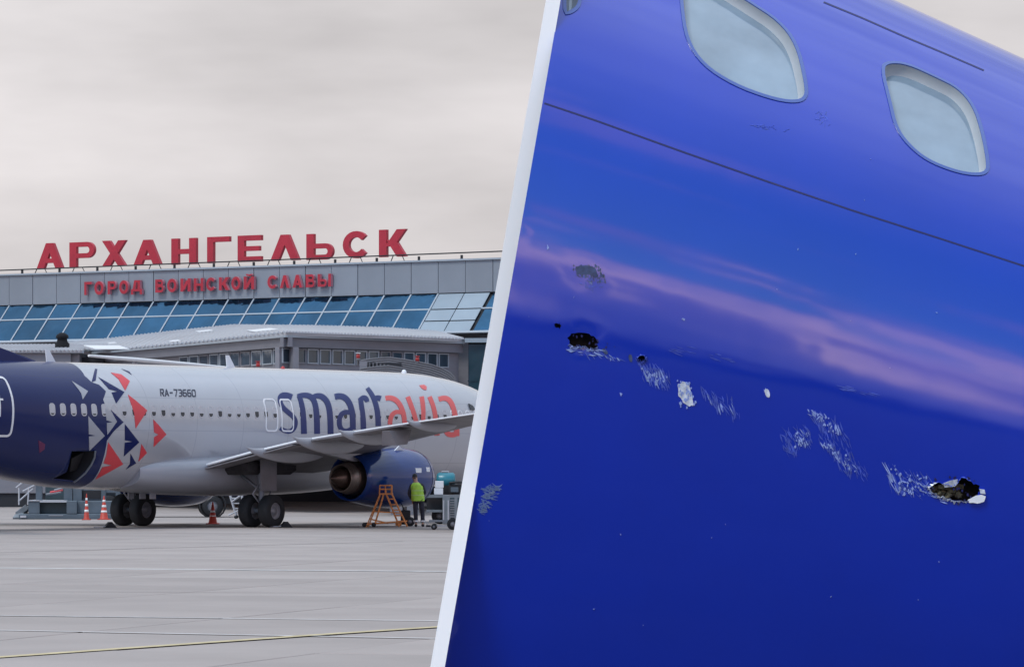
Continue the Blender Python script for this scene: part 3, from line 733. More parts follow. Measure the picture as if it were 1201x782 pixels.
# strip of windows
def along(pts, n0, x0, x1, step):
    pass
seg = [(E_[0], E_[3]), (E_[3], E_[6])]
fr = None
for si, (a, b) in enumerate(seg):
    Ls = (b-a).length; d = (b-a).normalized(); rz = math.atan2(d.y, d.x); n = Vector((-d.y, d.x, 0)); pitch = 1.62 if si == 0 else .865
    cnt = int(Ls/pitch)
    for k in range(cnt):
        if si == 0 and (k+.5)*pitch < Ls*.43: continue
        p = a+d*((k+.5)*pitch+.1)-go+n*.33
        wpx = pitch*.86
        f = MB(); 
        for (x0, z0, x1, z1) in ((-wpx/2, 6.62, -wpx/2+.05, 7.28), (wpx/2-.05, 6.62, wpx/2, 7.28), (-wpx/2+.05, 6.62, wpx/2-.05, 6.67), (-wpx/2+.05, 7.23, wpx/2-.05, 7.28)): f.box(x0, -.04, z0, x1, .05, z1)
        fo = f.build('window', M['mullion'] if rs.random() < .75 else M['clad'], gal); fo.location = (p.x, p.y, 0); fo.rotation_euler = (0, 0, rz)
        pn = MB().box(-wpx/2+.05, .0, 6.67, wpx/2-.05, .02, 7.23).build('pane', M['winglass'], fo)
        pn.rotation_euler = (0, 0, rs.uniform(-.01, .01))
for cpx, cY in ((158, 216), (302, 200), (462, 197)):
    q = at(cpx, YH, cY)-go; MB().box(q.x-.2, q.y-.2, 0, q.x+.2, q.y+.2, 3.0).build('column', M['clad'], gal)
MB().loft([[Vector((p.x, p.y, z))-go for p in (E_[i]+Vector((0, .5, 0)), B_[i]+Vector((0, 2, 0))) for z in ((2.9,) if 0 else (2.85, 3.0))] for i in (0, 3, 6)], smooth=False).build('floor_slab', M['fascia_dark'], gal)
# dark corner block left of the frame gap
lo = empty('annex_building', at(20, 560, 214), 0, 'low lilac-grey annex with a metal roof at the far left behind the tail', 'building'); lo.location.z = 0
lx0, lx1 = (-120-CX)*214/FPX, (97-CX)*214/FPX
def LB(x0, y0, z0, x1, y1, z1, name, m): return MB().box(x0-lo.location.x, y0-lo.location.y, z0, x1-lo.location.x, y1-lo.location.y, z1).build(name, m, lo)
LB(lx0, 214.3, .7, lx1-.2, 224, ZE-.2, 'wall', M['clad'])
LB(lx0, 214.4, 0, lx1-.2, 224, .7, 'plinth', M['dark'])
LB(lx0, 214.0, ZE-.75, lx1-.6, 214.29, ZE-.25, 'eave_panel', M['fascia_dark'])
LB(lx0, 213.9, ZE-.24, lx1+.05, 214.25, ZE-.12, 'gutter', M['mullion'])
for k in range(9):
    x0 = lx0+(lx1-lx0)*k/9; x1 = lx0+(lx1-lx0)*(k+1)/9
    MB().quadslab(*[Vector(p)-lo.location for p in ((x0+.01, 213.8, ZE-.12), (x1-.01, 213.8, ZE-.12), (x1-.01, 228, ZE+.55), (x0+.01, 228, ZE+.55))], .08).build('roof_sheet', M['roof'], lo)
sm_ = MB()
for k in range(46):
    x = lx0+(lx1-lx0)*(k+.5)/46
    sm_.add([Vector(p)-lo.location for p in ((x-.07, 213.72, ZE-.11), (x+.07, 213.72, ZE-.11), (x+.07, 228, ZE+.56), (x-.07, 228, ZE+.56), (x, 213.72, ZE-.03), (x, 228, ZE+.64))], [(0, 1, 4), (1, 2, 5, 4), (2, 3, 5), (3, 0, 4, 5)])
sm_.build('roof_rib', M['roof'], lo, 'stuff')
LB(lx1-.2, 215.5, 0, lx1+.9, 219, ZE-.4, 'dark_recess', M['dark'])
# dark hooded vent on the annex roof
pv = at(73, 404, 219)
v = MB(); v.lathe([(.30, 0), (.30, .22), (.22, .30), (.20, .42), (.27, .44), (.24, .55), (.12, .63), (0, .65)], 12)
v.v = [(a*1.25, b*1.25, c*1.35) for a, b, c in v.v]; vo = v.build('roof_vent', M['rubberblack']); vo.location = (pv.x, pv.y, ZE+.08); tag(vo, 'small black hooded vent on the ridge of the low metal roof', 'roof vent')
# glazed corner
cb = empty('glazed_corner', E_[6]-Vector((0, 0, ZE)), 0, 'dark teal glazed corner tower below the terminal glass, right of the gallery', 'building')
def CBp(p): return Vector(p)-cb.location
ca0 = E_[6]+Vector((.15, -.05, 0)); cb1 = ca0+Vector((8, -1.2, 0))
d = (cb1-ca0).normalized(); n = Vector((-d.y, d.x, 0)); rz = math.atan2(d.y, d.x)
bx = MB().box(0, .12, 0, 8, 6, ZE+.05, Matrix.Rotation(rz, 4, 'Z')).build('wall', M['dark'], cb); bx.location = CBp((ca0.x, ca0.y, 0))
zz = [0, 2, 4, 6.02, 7.75]
for i in range(5):
    for j in range(4):
        o = MB().box(i*1.6+.03, -.02, zz[j]+.03, i*1.6+1.57, .05, zz[j+1]-.03, Matrix.Rotation(rz, 4, 'Z')).build('glass_pane', M['teal'], cb); o.location = CBp((ca0.x, ca0.y, 0))
for j in (1, 2, 3): 
    o = MB().box(0, -.05, zz[j]-.03, 8, .0-.021, zz[j]+.03, Matrix.Rotation(rz, 4, 'Z')).build('transom', M['teal'], cb); o.location = CBp((ca0.x, ca0.y, 0))
o = MB().box(-.1, -.3, 7.8, 8, .1, 8.0, Matrix.Rotation(rz, 4, 'Z')).build('eave_panel', M['paleclad'], cb); o.location = CBp((ca0.x, ca0.y, 0))
# white boom seen over the fuselage
bm_ = empty('boarding_boom', at(196, 430, 176), 0, 'slender white tapering boom sloping down above the aircraft fuselage', 'boom'); bm_.location.z = 0
a, b = at(104, 417, 172)-bm_.location, at(272, 431.5, 182)-bm_.location
MB().tube([a, a.lerp(b, .3), a.lerp(b, .7), b], [.05, .09, .08, .05], 8).build('boom', M['roof_pale'], bm_)
a2 = a.lerp(b, .31)+Vector((0, .2, -.1)); MB().tube([a2, (a2.x, a2.y, 0)], .12, 8).build('mast', M['clad'], bm_)

# boarding bridge head with a folded bellows canopy
YJ = 181.0
jb = empty('boarding_bridge', at(480, 543, YJ), 0, 'grey boarding bridge head with a rounded folding canopy behind the aircraft nose', 'boarding bridge'); jb.location.z = 0
def J(x, y, dY=0): return at(x, y, YJ+dY)-jb.location
def c77(x, y): return (380+x/5.719, 380+y/5.719)
top = [c77(*p) for p in ((245, 246), (300, 238), (370, 230), (440, 226), (540, 240), (640, 258), (720, 274), (790, 298), (840, 325), (872, 356), (890, 395), (892, 450), (892, 520))]
NF = 13
M['fold'] = mat('canopy_fabric', (.11, .108, .12), .7, var=.15, vscale=1.5); M['fold_d'] = mat('canopy_gap', (.035, .035, .045), .8)
for k in range(NF):
    pts = []
    for i, (x, y) in enumerate(top):
        f = i/(len(top)-1); pts.append(J(x-k*.55*f*2.2, y+k*2.5*(1-.55*max(0, f-.6)), -k*.34+.0))
    m_ = MB(); m_.tube(pts, .052, 5); m_.build('canopy_fold', M['fold'], jb)
sh = MB(); rows = []
for k in range(NF+1):
    rows.append([J(x-k*.55*f*2.2, y+1.3+k*2.5*(1-.55*max(0, f-.6)), -k*.34+.12) for f, (x, y) in [(i/(len(top)-1), q) for i, q in enumerate(top)]])
sh.loft(rows, smooth=False, caps=False, closed=False).build('canopy_lining', M['fold_d'], jb)
cabw = MB()
p0, p1 = J(423, 424, -1.2), J(457, 424, -1.2)
MB().box(p0.x-.05, p0.y, 2.6, p0.x+.28, p0.y+3.5, J(423, 424).z).build('cab_wall', M['clad'], jb)
MB().box(p0.x+.28, p0.y+.2, 2.6, p1.x+2.2, p0.y+3.5, J(457, 442).z).build('cab_wall', M['clad'], jb)
for k in range(9):
    x = p0.x+.34+k*.155
    MB().box(x, p0.y-.06, J(0, 436).z-.2, x+.07, p0.y+.06, J(0, 424.5+k*.8).z, None).build('louvre', M['fold'], jb)
MB().box(p0.x+.29, p0.y+.07, J(0, 440).z-.2, p0.x+1.72, p0.y+.19, J(0, 426).z).build('louvre_gap', M['dark'], jb)
MB().box(p0.x+.5, p0.y+3.5, 3.0, p0.x+3.4, p0.y+22, 5.4).build('tunnel', M['clad'], jb)
MB().box(p0.x+1.2, p0.y+2, 0, p0.x+1.7, p0.y+2.5, 2.7).build('leg', M['steel'], jb)
MB().box(p0.x+1.9, p0.y+2, 0, p0.x+2.4, p0.y+2.5, 2.7).build('leg', M['steel'], jb)
M['beacon'] = mat('red_beacon', (.40, .03, .03), .3)
for px, py, lab, yy, base in ((420, 421, 'red beacon lamp at the left end of the boarding bridge canopy', YJ-1.0, jb), (489.5, 424.5, 'red beacon lamp on the crest of the folding canopy', YJ, jb), (302.6, 431, 'lone small red beacon lamp left of the canopy, above the overwing exits', 176, None)):
    b = empty('beacon_lamp', at(px, py, yy), 0, lab, 'beacon')
    q = MB().lathe([(.0, .30), (.08, .28), (.115, .2), (.115, .05), (.09, .04), (0, .04)], 10).build('lamp_dome', M['beacon'], b)
    MB().lathe([(.13, 0.035), (.13, -.06), (.06, -.06), (.06, -.35 if base else -at(px, py, yy).z), (0, -.35 if base else -at(px, py, yy).z)], 8).build('lamp_base', M['steel'], b)
    b.scale = (.72, .72, .8)
    MB().box(-.14, -.14, .295, .14, .14, .33).build('lamp_cap', M['roof_pale'] if px > 400 and px < 430 else M['beacon'], b)

# ------------------------------------------------------------------ airliner
M['silver'] = mat('silver_white_paint', (.36, .37, .41), .30, metal=.2, ior=1.5, var=.05, vscale=.6, stretch=(.25, 1, 1), bump=.002, bscale=.9)
M['navy'] = mat('navy_paint', (.006, .013, .085), .2, ior=1.3, var=.08, vscale=.6)
M['engblue'] = mat('engine_blue_paint', (.003, .028, .15), .12, ior=1.6, bump=.001, bscale=1)
M['coral'] = mat('coral_paint', (.62, .045, .06), .35)
M['texts'] = mat('deep_blue_lettering', (.005, .018, .12), .35)
M['texta'] = mat('coral_lettering', (.66, .10, .10), .35)
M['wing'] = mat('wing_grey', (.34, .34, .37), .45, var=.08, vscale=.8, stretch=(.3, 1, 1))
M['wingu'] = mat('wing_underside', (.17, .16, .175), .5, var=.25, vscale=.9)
M['edge'] = mat('bright_edge', (.72, .73, .76), .3)
M['rubber'] = mat('tyre_rubber', (.010, .011, .014), .75, var=.3, vscale=6)
M['hub'] = mat('wheel_hub', (.22, .22, .24), .5, metal=.4)
M['strut'] = mat('gear_strut', (.18, .20, .23), .45, metal=.3, var=.2, vscale=4)
M['exh'] = mat('burnt_exhaust_metal', (.11, .075, .06), .38, metal=.8, var=.35, vscale=5, stretch=(4, 1, 1))
M['exh2'] = mat('exhaust_cowl', (.17, .14, .12), .35, metal=.75, var=.3, vscale=4, stretch=(5, 1, 1))
M['shade'] = mat('window_shade', (.46, .45, .47), .5)
M['cabin'] = mat('cabin_dark', (.02, .025, .035), .1)
M['white'] = mat('white_paint', (.72, .72, .74), .35)
YAW = .963
ac = empty('airliner', (-10.798, 148.239, 0), YAW, 'silver and navy twin-engine airliner lettered smartavia, parked with its nose to the right', 'airliner')
AM = Matrix.Translation(ac.location) @ Matrix.Rotation(YAW, 4, 'Z'); AI = AM.inverted()
# stations: s, half width, top, bottom, height of widest point
ST = [(19.62, .02, 2.98, 2.90, 2.94), (19.5, .26, 3.22, 2.62, 2.92), (19.2, .52, 3.48, 2.34, 2.93), (18.7, .82, 3.78, 2.05, 2.97), (18.0, 1.12, 4.12, 1.80, 3.05), (17.2, 1.38, 4.45, 1.60, 3.18), (16.4, 1.56, 4.86, 1.47, 3.32), (15.5, 1.70, 5.15, 1.38, 3.45), (14.2, 1.82, 5.37, 1.33, 3.6), (12.6, 1.875, 5.52, 1.31, 3.68), (11, 1.88, 5.56, 1.30, 3.7),
      (6.5, 1.88, 5.57, 1.30, 3.7), (0, 1.88, 5.57, 1.30, 3.7), (-5.5, 1.88, 5.57, 1.30, 3.7), (-8, 1.87, 5.57, 1.40, 3.72), (-10.2, 1.80, 5.56, 1.66, 3.8), (-12.5, 1.62, 5.54, 2.08, 3.95), (-14.5, 1.32, 5.48, 2.68, 4.15), (-16.5, .88, 5.36, 3.45, 4.42), (-18.2, .38, 5.15, 4.25, 4.7), (-18.9, .12, 4.95, 4.6, 4.78)]
def interp(s):
    for a, b in zip(ST, ST[1:]):
        if b[0] <= s <= a[0]:
            f = (a[0]-s)/(a[0]-b[0]); return [a[k]+(b[k]-a[k])*f for k in range(1, 5)]
    return list(ST[0][1:] if s > ST[0][0] else ST[-1][1:])
def smooth_interp(s):
    a = interp(s); k = .35 if abs(s) > 6.5 and s < 18.5 else .03
    lo_, hi_ = interp(max(-18.9, s-k)), interp(min(19.62, s+k))
    return [(a[i]*2+lo_[i]+hi_[i])/4 for i in range(4)]
NR_ = 96
def ring(s):
    hw, zt, zb, zc = smooth_interp(s); out = []
    for k in range(NR_):
        a = 2*math.pi*k/NR_; c, q = math.cos(a), math.sin(a)
        z = zc+(zt-zc)*q if q > 0 else zc+(zc-zb)*(-1)*(-q)
        if q > 0: z = zc+(zt-zc)*q; y = hw*c
        else: z = zc-(zc-zb)*(-q); y = hw*math.copysign(abs(c)**.92, c)
        out.append((s, y, z))
    return out
ss = [19.62, 19.57, 19.5, 19.35, 19.2, 19.0, 18.7, 18.35]+[18-.4*i for i in range(91)]; ss = [s for s in ss if s > -18.8]+[-18.9]
fm = MB().loft([ring(s) for s in ss]).mesh('fuselage')
# navy tail boundary as a function of height, read off the photograph and laid on the skin
dg = None
bmv = [Vector(v.co) for v in fm.vertices]; bvh = BVHTree.FromPolygons(bmv, [tuple(p.vertices) for p in fm.polygons])
CL = AI @ Vector((0, 0, H))
def hit(x, y, off=0.0):
    r = (AI @ at(x, y, 100))-CL; r.normalize()
    q = bvh.ray_cast(CL, r)
    if q[0] is None: return None
    n = q[1]
    if n.dot(r) > 0: n = -n
    return q[0]+n*off
def T3(pts): return [(40+x/4.889, 410+y/4.889) for x, y in pts]
bpts = []
for x, y in T3([(212, 78), (250, 100), (290, 150), (330, 186), (372, 200), (412, 238), (396, 285), (412, 335), (465, 372), (508, 414), (455, 470), (418, 520), (412, 560), (398, 620), (368, 700), (335, 750)]):
    h_ = hit(x, y)
    if h_: bpts.append((h_.z, h_.x))
bpts.sort()
b_mat = mat('livery_paint', (.36, .375, .42), .24, ior=1.35, bump=.002, bscale=.9)
t = b_mat.node_tree; bs = t.nodes['Principled BSDF']
bs.inputs['Coat IOR'].default_value = 1.6; bs.inputs['Coat Roughness'].default_value = .12
tcn = t.nodes.new('ShaderNodeTexCoord'); sp = t.nodes.new('ShaderNodeSeparateXYZ'); t.links.new(tcn.outputs['Object'], sp.inputs[0])
mr = t.nodes.new('ShaderNodeMapRange'); mr.inputs[1].default_value = 1.2; mr.inputs[2].default_value = 5.8; t.links.new(sp.outputs[2], mr.inputs[0])
cr_ = t.nodes.new('ShaderNodeValToRGB'); el_ = cr_.color_ramp.elements; cr_.color_ramp.interpolation = 'LINEAR'
while len(el_) < len(bpts): el_.new(.5)
for i, (z, s_) in enumerate(bpts):
    el_[i].position = (z-1.2)/4.6; v_ = (s_+14)/10; el_[i].color = (v_, v_, v_, 1)
t.links.new(mr.outputs[0], cr_.inputs[0])
m1 = t.nodes.new('ShaderNodeMath'); m1.operation = 'MULTIPLY_ADD'; m1.inputs[1].default_value = 10; m1.inputs[2].default_value = -14; t.links.new(cr_.outputs[0], m1.inputs[0])
m2 = t.nodes.new('ShaderNodeMath'); m2.operation = 'LESS_THAN'; t.links.new(sp.outputs[0], m2.inputs[0]); t.links.new(m1.outputs[0], m2.inputs[1])
nz = t.nodes.new('ShaderNodeTexNoise'); nz.inputs['Scale'].default_value = .8; t.links.new(tcn.outputs['Object'], nz.inputs['Vector'])
gs = t.nodes.new('ShaderNodeMix'); gs.data_type = 'RGBA'; gs.inputs[6].default_value = (.40, .41, .45, 1); gs.inputs[7].default_value = (.44, .45, .49, 1); t.links.new(nz.outputs[0], gs.inputs[0])
# faint skin-panel joints round and along the hull
def joint(axis_out, period, wd_):
    a = t.nodes.new('ShaderNodeMath'); a.operation = 'PINGPONG'; a.inputs[1].default_value = period/2; t.links.new(axis_out, a.inputs[0])
    b = t.nodes.new('ShaderNodeMath'); b.operation = 'LESS_THAN'; b.inputs[1].default_value = wd_; t.links.new(a.outputs[0], b.inputs[0]); return b.outputs[0]
jm = t.nodes.new('ShaderNodeMath'); jm.operation = 'MAXIMUM'; t.links.new(joint(sp.outputs[0], 2.54, .02), jm.inputs[0]); t.links.new(joint(sp.outputs[2], 1.1, .015), jm.inputs[1])
jk = t.nodes.new('ShaderNodeMath'); jk.operation = 'MULTIPLY'; jk.inputs[1].default_value = .22; t.links.new(jm.outputs[0], jk.inputs[0])
gj = t.nodes.new('ShaderNodeMix'); gj.data_type = 'RGBA'; gj.inputs[7].default_value = (.15, .15, .18, 1); t.links.new(jk.outputs[0], gj.inputs[0]); t.links.new(gs.outputs[2], gj.inputs[6])
mx = t.nodes.new('ShaderNodeMix'); mx.data_type = 'RGBA'; mx.inputs[7].default_value = (.003, .011, .082, 1)
t.links.new(m2.outputs[0], mx.inputs[0]); t.links.new(gj.outputs[2], mx.inputs[6]); t.links.new(mx.outputs[2], bs.inputs['Base Color'])
me_ = t.nodes.new('ShaderNodeMath'); me_.operation = 'MULTIPLY_ADD'; me_.inputs[1].default_value = -.2; me_.inputs[2].default_value = .2; t.links.new(m2.outputs[0], me_.inputs[0]); t.links.new(me_.outputs[0], bs.inputs['Metallic'])
cw_ = t.nodes.new('ShaderNodeMath'); cw_.operation = 'MULTIPLY_ADD'; cw_.inputs[1].default_value = -.85; cw_.inputs[2].default_value = 1; t.links.new(m2.outputs[0], cw_.inputs[0]); t.links.new(cw_.outputs[0], bs.inputs['Coat Weight'])
import bmesh as _b
q_ = _b.new(); q_.from_mesh(fm); _b.ops.remove_doubles(q_, verts=q_.verts, dist=1e-5); _b.ops.recalc_face_normals(q_, faces=q_.faces); q_.to_mesh(fm); q_.free()
fus = link('fuselage', fm, b_mat, ac)
fus.data.materials.append(M['dark'])
# open rear hold: cut a real opening
hp = [hit(x, y) for x, y in T3([(215, 580), (348, 578), (336, 640), (285, 700), (230, 748), (110, 735), (185, 700), (203, 630)])]
hp = [h for h in hp if h]
cm = MB(); n_ = len(hp)
outr = [(p.x, p.y-.8, p.z-.05) for p in hp]; inr = [(p.x*.985-.1, p.y+1.3, p.z+.05) for p in hp]
cm.add(outr+inr, [tuple(range(n_)), tuple(reversed(range(n_, 2*n_)))]+[(i, (i+1) % n_, n_+(i+1) % n_, n_+i) for i in range(n_)])
co = cm.build('cutter', M['dark'], ac); KIDS[ac.name].remove(co)
md = fus.modifiers.new('cut', 'BOOLEAN'); md.object = co; md.solver = 'EXACT'; md.operation = 'DIFFERENCE'
try: md.material_mode = 'TRANSFER'
except Exception: pass
dg = bpy.context.evaluated_depsgraph_get(); ev = bpy.data.meshes.new_from_object(fus.evaluated_get(dg)); fus.modifiers.clear()
if len(ev.vertices) > 4000: fus.data = ev
bpy.data.objects.remove(co)

def decal(name, polys, m, off=.012, step=2.2, conv=None, kind=None, parent=None):
    V, F = tri2d(polys, [], step)
    tp = [hit(p[0], p[1], off) for p in V]
    F = [f for f in F if all(tp[i] is not None for i in f)]
    F = [f for f in F if max((tp[f[0]]-tp[f[1]]).length, (tp[f[1]]-tp[f[2]]).length, (tp[f[0]]-tp[f[2]]).length) < 1.2]
    tp = [q if q is not None else Vector((0, 0, 3)) for q in tp]
    ix = {V[i]: i for i in range(len(V))}
    mb = solid(V, F, lambda p: tp[ix[p]], lambda p: tp[ix[p]]+Vector((0, .012, 0)), True)
    return mb.build(name, m, parent or fus, kind)
# livery arrows
sv_, nv, co_ = M['silver'], M['navy'], M['coral']
for pts, m in (
    ([(215, 180), (308, 238), (278, 285), (270, 252), (256, 232)], sv_),
    ([(310, 380), (404, 493), (316, 578), (313, 496), (352, 492), (313, 484)], sv_),
    ([(408, 336), (440, 352), (474, 412), (418, 488), (416, 420), (448, 414), (414, 404)], sv_),
    ([(330, 186), (350, 110), (362, 112), (352, 178)], nv),
    ([(368, 158), (517, 243), (470, 308), (444, 246), (478, 240), (428, 226)], nv),
    ([(440, 345), (512, 415), (412, 505), (416, 470), (470, 414)], nv),
    ([(520, 426), (602, 530), (514, 610), (520, 532), (564, 526), (520, 518)], nv),
    ([(552, 595), (584, 650), (526, 684), (550, 652)], nv),
    ([(440, 132), (498, 142), (548, 180), (522, 234), (484, 170)], co_),
    ([(538, 258), (580, 290), (648, 348), (582, 450), (572, 362)], co_),
    ([(683, 400), (712, 430), (758, 485), (685, 556), (688, 500), (712, 486), (688, 474)], co_),
    ([(615, 540), (646, 590), (598, 640), (606, 600)], co_),
    ([(424, 530), (510, 655), (352, 742), (392, 672), (446, 662), (398, 650), (414, 600)], co_),
    ([(24, 518), (62, 540), (58, 570), (30, 590)], mat('faded_coral', (.12, .012, .07), .4)),
    ([(500, 110), (545, 126), (560, 146), (540, 132)], nv)):
    decal('livery_arrow', [T3(pts)], m, .014 if m is not nv else .013)
# lettering
def L1(pts): return [(300+x/8.579, 440+y/8.579) for x, y in pts]
def L2(pts): return [(430+x/8.579, 430+y/8.579) for x, y in pts]
W5 = 5.4
def stk(f, pts, w_):
    ws_ = w_ if isinstance(w_, list) else [w_]*len(pts)
    q = [(x, y, w) for (x, y), w in zip(f(pts), ws_)]
    for _ in range(2):
        o_ = [q[0]]
        for a, b in zip(q, q[1:]): o_ += [tuple(a[k]*.75+b[k]*.25 for k in range(3)), tuple(a[k]*.25+b[k]*.75 for k in range(3))]
        q = o_+[q[-1]]
    return stroke([(a[0], a[1]) for a in q], [a[2] for a in q])
LET = [
 ('s', [stk(L1, [(362, 222), (310, 204), (262, 206), (238, 232), (250, 290), (285, 340), (340, 385), (385, 425), (402, 470), (388, 530), (345, 568), (290, 560), (245, 530)], [7, 7.6, 7.6, 5, 5, 5.5, 5.5, 5, 5, 5, 5.2, 5, 4.6])], M['texts']),
 ('m', [stk(L1, [(432, 205), (458, 270), (478, 400), (484, 588)], [5, 5.5, 6.3, 6.5]), stk(L1, [(418, 212), (470, 200), (530, 204), (575, 235), (600, 300), (614, 420), (616, 588)], [5, 6, 6.5, 6.2, 6.2, 6.5, 6.5]), stk(L1, [(560, 222), (610, 204), (665, 212), (715, 260), (740, 340), (750, 450), (752, 588)], [4, 6, 6.8, 6.4, 6.4, 6.5, 6.5])], M['texts']),
 ('a', [stk(L1, [(795, 218), (840, 208), (895, 222), (940, 275), (968, 360), (976, 450), (976, 545)], [7, 7, 6.8, 6.6, 6.4, 6.4, 6.4]), stk(L1, [(950, 375), (900, 368), (858, 390), (838, 440), (840, 510), (870, 555), (920, 560), (965, 535)], [5.2, 5.6, 5.6, 5.4, 5.4, 5.2, 5.2, 5])], M['texts']),
 ('r', [stk(L1, [(1050, 228), (1066, 330), (1080, 440), (1082, 545)], [5.2, 5.6, 6, 6]), stk(L1, [(1045, 255), (1075, 225), (1108, 232), (1122, 268)], [5, 6, 6, 4.4])], M['texts']),
 ('t', [stk(L2, [(5, 215), (45, 268), (80, 340), (105, 430), (114, 520), (116, 596)], [4.5, 5.2, 5.6, 5.8, 6, 6]), stk(L2, [(62, 332), (100, 310), (140, 322)], [4.2, 6, 6.5])], M['texts']),
 ('a', [stk(L2, [(190, 318), (240, 312), (295, 335), (340, 390), (370, 470), (385, 575)], [5.5, 6, 6, 5.6, 5.4, 5.4]), stk(L2, [(350, 460), (300, 450), (258, 475), (238, 520), (232, 580)], [4.6, 5, 5, 5, 5])], M['texta']),
 ('v', [stk(L2, [(412, 302), (450, 400), (490, 520), (530, 690)], [5.2, 5.4, 5.2, 5.4]), stk(L2, [(552, 300), (568, 400), (570, 520), (552, 690)], [5, 5, 4.8, 4.6])], M['texta']),
 ('i', [stk(L2, [(632, 302), (672, 400), (695, 520), (708, 690)], [5, 5, 5.2, 6]), [tuple(p) for p in L2([(530, 188), (575, 182), (602, 200), (600, 236), (572, 232), (548, 214)])]], M['texta']),
 ('a', [stk(L2, [(725, 328), (780, 312), (830, 332), (868, 400), (892, 500), (905, 600), (905, 695)], [5.5, 6, 6, 5.6, 5.8, 6, 6]), stk(L2, [(900, 560), (850, 545), (810, 575), (795, 625), (808, 672), (850, 686), (895, 676)], [4, 5, 5, 5, 6, 6, 6])], M['texta'])]
for ch, pol, m in LET: decal('letter', pol, m, .016, 1.6)
tx = 187.3
rg = []
for i, ch in enumerate('RA-73660'):
    x0 = tx+i*5.3; sk_ = .35*(i)/8
    for pl in D[ch]:
        rg.append((i, [(x0+p[0]*4.6+(1-p[1])*.9, 464.6+i*.12-p[1]*8.6) for p in pl]))
for i in range(8): decal('letter', [p for k, p in rg if k == i], mat('reg_black', (.03, .035, .06), .4) if i == 0 else bpy.data.materials['reg_black'], .016, 1.5)
# cabin windows: every one its own part
def side(s, z): 
    q = bvh.ray_cast(Vector((s, -6, z)), Vector((0, 1, 0))); return q[0], q[1]
wins = [i for i in range(0, 58) if i not in (24, 29, 30) or i == 30]
skip = {24, 29}
rr = lambda hw, hh, r, n=4: [(sx*(hw-r)+r*math.cos(R(a0+90*k/n)), sz*(hh-r)+r*math.sin(R(a0+90*k/n))) for sx, sz, a0 in ((1, 1, 0), (-1, 1, 90), (-1, -1, 180), (1, -1, 270)) for k in range(n+1)]
def hullpatch(poly, s, z, off, name, m, parent, th=.02, hole=None, kind=None):
    V, F = tri2d([[(a, b) for a, b in poly]], [hole] if hole else [], .12)
    o0 = side(s, z)[0]
    def tp(p):
        q, n = side(s+p[0], z+p[1]); n = n if n.y < 0 else -n
        return q+n*off
    return solid(V, F, lambda p: tp(p), lambda p: tp(p)+Vector((0, th, 0)), False).build(name, m, parent, kind)
for i in range(58):
    if i in skip: continue
    s = -9.93+i*.508; z = 3.955
    if s > 16.2: break
    wd_ = hullpatch(rr(.135, .205, .11), s, z, .010, 'window', M['shade'] if i < 44 else M['white'], ac, hole=rr(.105, .172, .09))
    lv = -.02 if i < 7 else rs.choice((-.03, -.06, 0.03)); lv = -.12 if i < 7 else lv
    p_ = [p for p in rr(.104, .171, .09)]
    hi = [(x, max(yv, lv)) for x, yv in p_]; lo2 = [(x, min(yv, lv)) for x, yv in p_]
    def dd(pl):
        o_ = []
        for q in pl:
            if not o_ or (abs(q[0]-o_[-1][0])+abs(q[1]-o_[-1][1])) > .004: o_.append(q)
        return o_
    hullpatch(dd(hi), s, z, .006, 'shade', M['shade'], wd_)
    hullpatch(dd(lo2), s, z, .005, 'pane', M['cabin'], wd_)
# overwing exits and rear door outlines
def outline(s0, s1, z0, z1, r, t_, name, m):
    cs, cz__ = (s0+s1)/2, (z0+z1)/2; a, b = (s1-s0)/2, (z1-z0)/2
    return hullpatch(rr(a, b, r), cs, cz__, .018, name, m, ac, hole=rr(a-t_, b-t_, r*.7))
for xa, xb in ((311.5, 326), (330, 344.5)):
    pa, pb = hit(xa, 490), hit(xb, 490)
    outline(pa.x, pb.x, 3.30, 4.45, .16, .055, 'exit_outline', M['white'])
pa = hit(15.5, 470); outline(pa.x-1.1, pa.x, 3.05, 5.0, .16, .07, 'door_outline', M['white'])
hullpatch(RC(-.03, -.45, .03, .45), pa.x-.62, 4.15, .02, 'door_marking', M['white'], ac)
hullpatch(RC(-.16, -.03, .16, .03), pa.x-.62, 4.25, .022, 'door_marking', M['white'], ac)
# open hold door edge
hd = [hit(x, y, .05) for x, y in T3([(345, 578), (340, 615), (322, 655), (290, 700), (250, 735), (225, 752)])]
MB().tube([p for p in hd if p], .035, 6).build('hold_door_edge', M['strut'], ac)
pp = [hit(x, y) for x, y in T3([(335, 585), (300, 590), (262, 625), (250, 700), (290, 690), (322, 645)])]
MB().quadslab(*[Vector((p.x, p.y+.35, p.z)) for p in (pp[2], pp[3], pp[4], pp[0])], .04).build('hold_door', M['black'], ac)
# windscreen
for k, (xa, ya, xb, yb) in enumerate(((548, 474, 556, 481),)):
    pass
ws_ = [hit(x, y, .02) for x, y in ((548.5, 473.5), (553.5, 476), (556.5, 481), (551, 480.5))]
if all(ws_): MB().quadslab(*ws_, .03).build('cockpit_window', M['cabin'], ac)
# belly fairing
fr_ = []
for s in [x*.5 for x in range(-10, 16)]:
    f = max(0, math.sin(math.pi*(s+5.2)/13.2))**.55; hw = 1.25+.85*f; zb = 1.42-.36*f; zt = 2.35+.30*f
    rg_ = []
    for k in range(32):
        a = 2*math.pi*k/32; c, q = math.cos(a), math.sin(a)
        zc = zb+(zt-zb)*.55
        rg_.append((s, hw*math.copysign(abs(c)**.75, c), zc+((zt-zc) if q > 0 else (zc-zb))*math.copysign(abs(q)**.75, q)))
    fr_.append(rg_)
MB().loft(fr_).build('belly_fairing', M['silver'], ac)

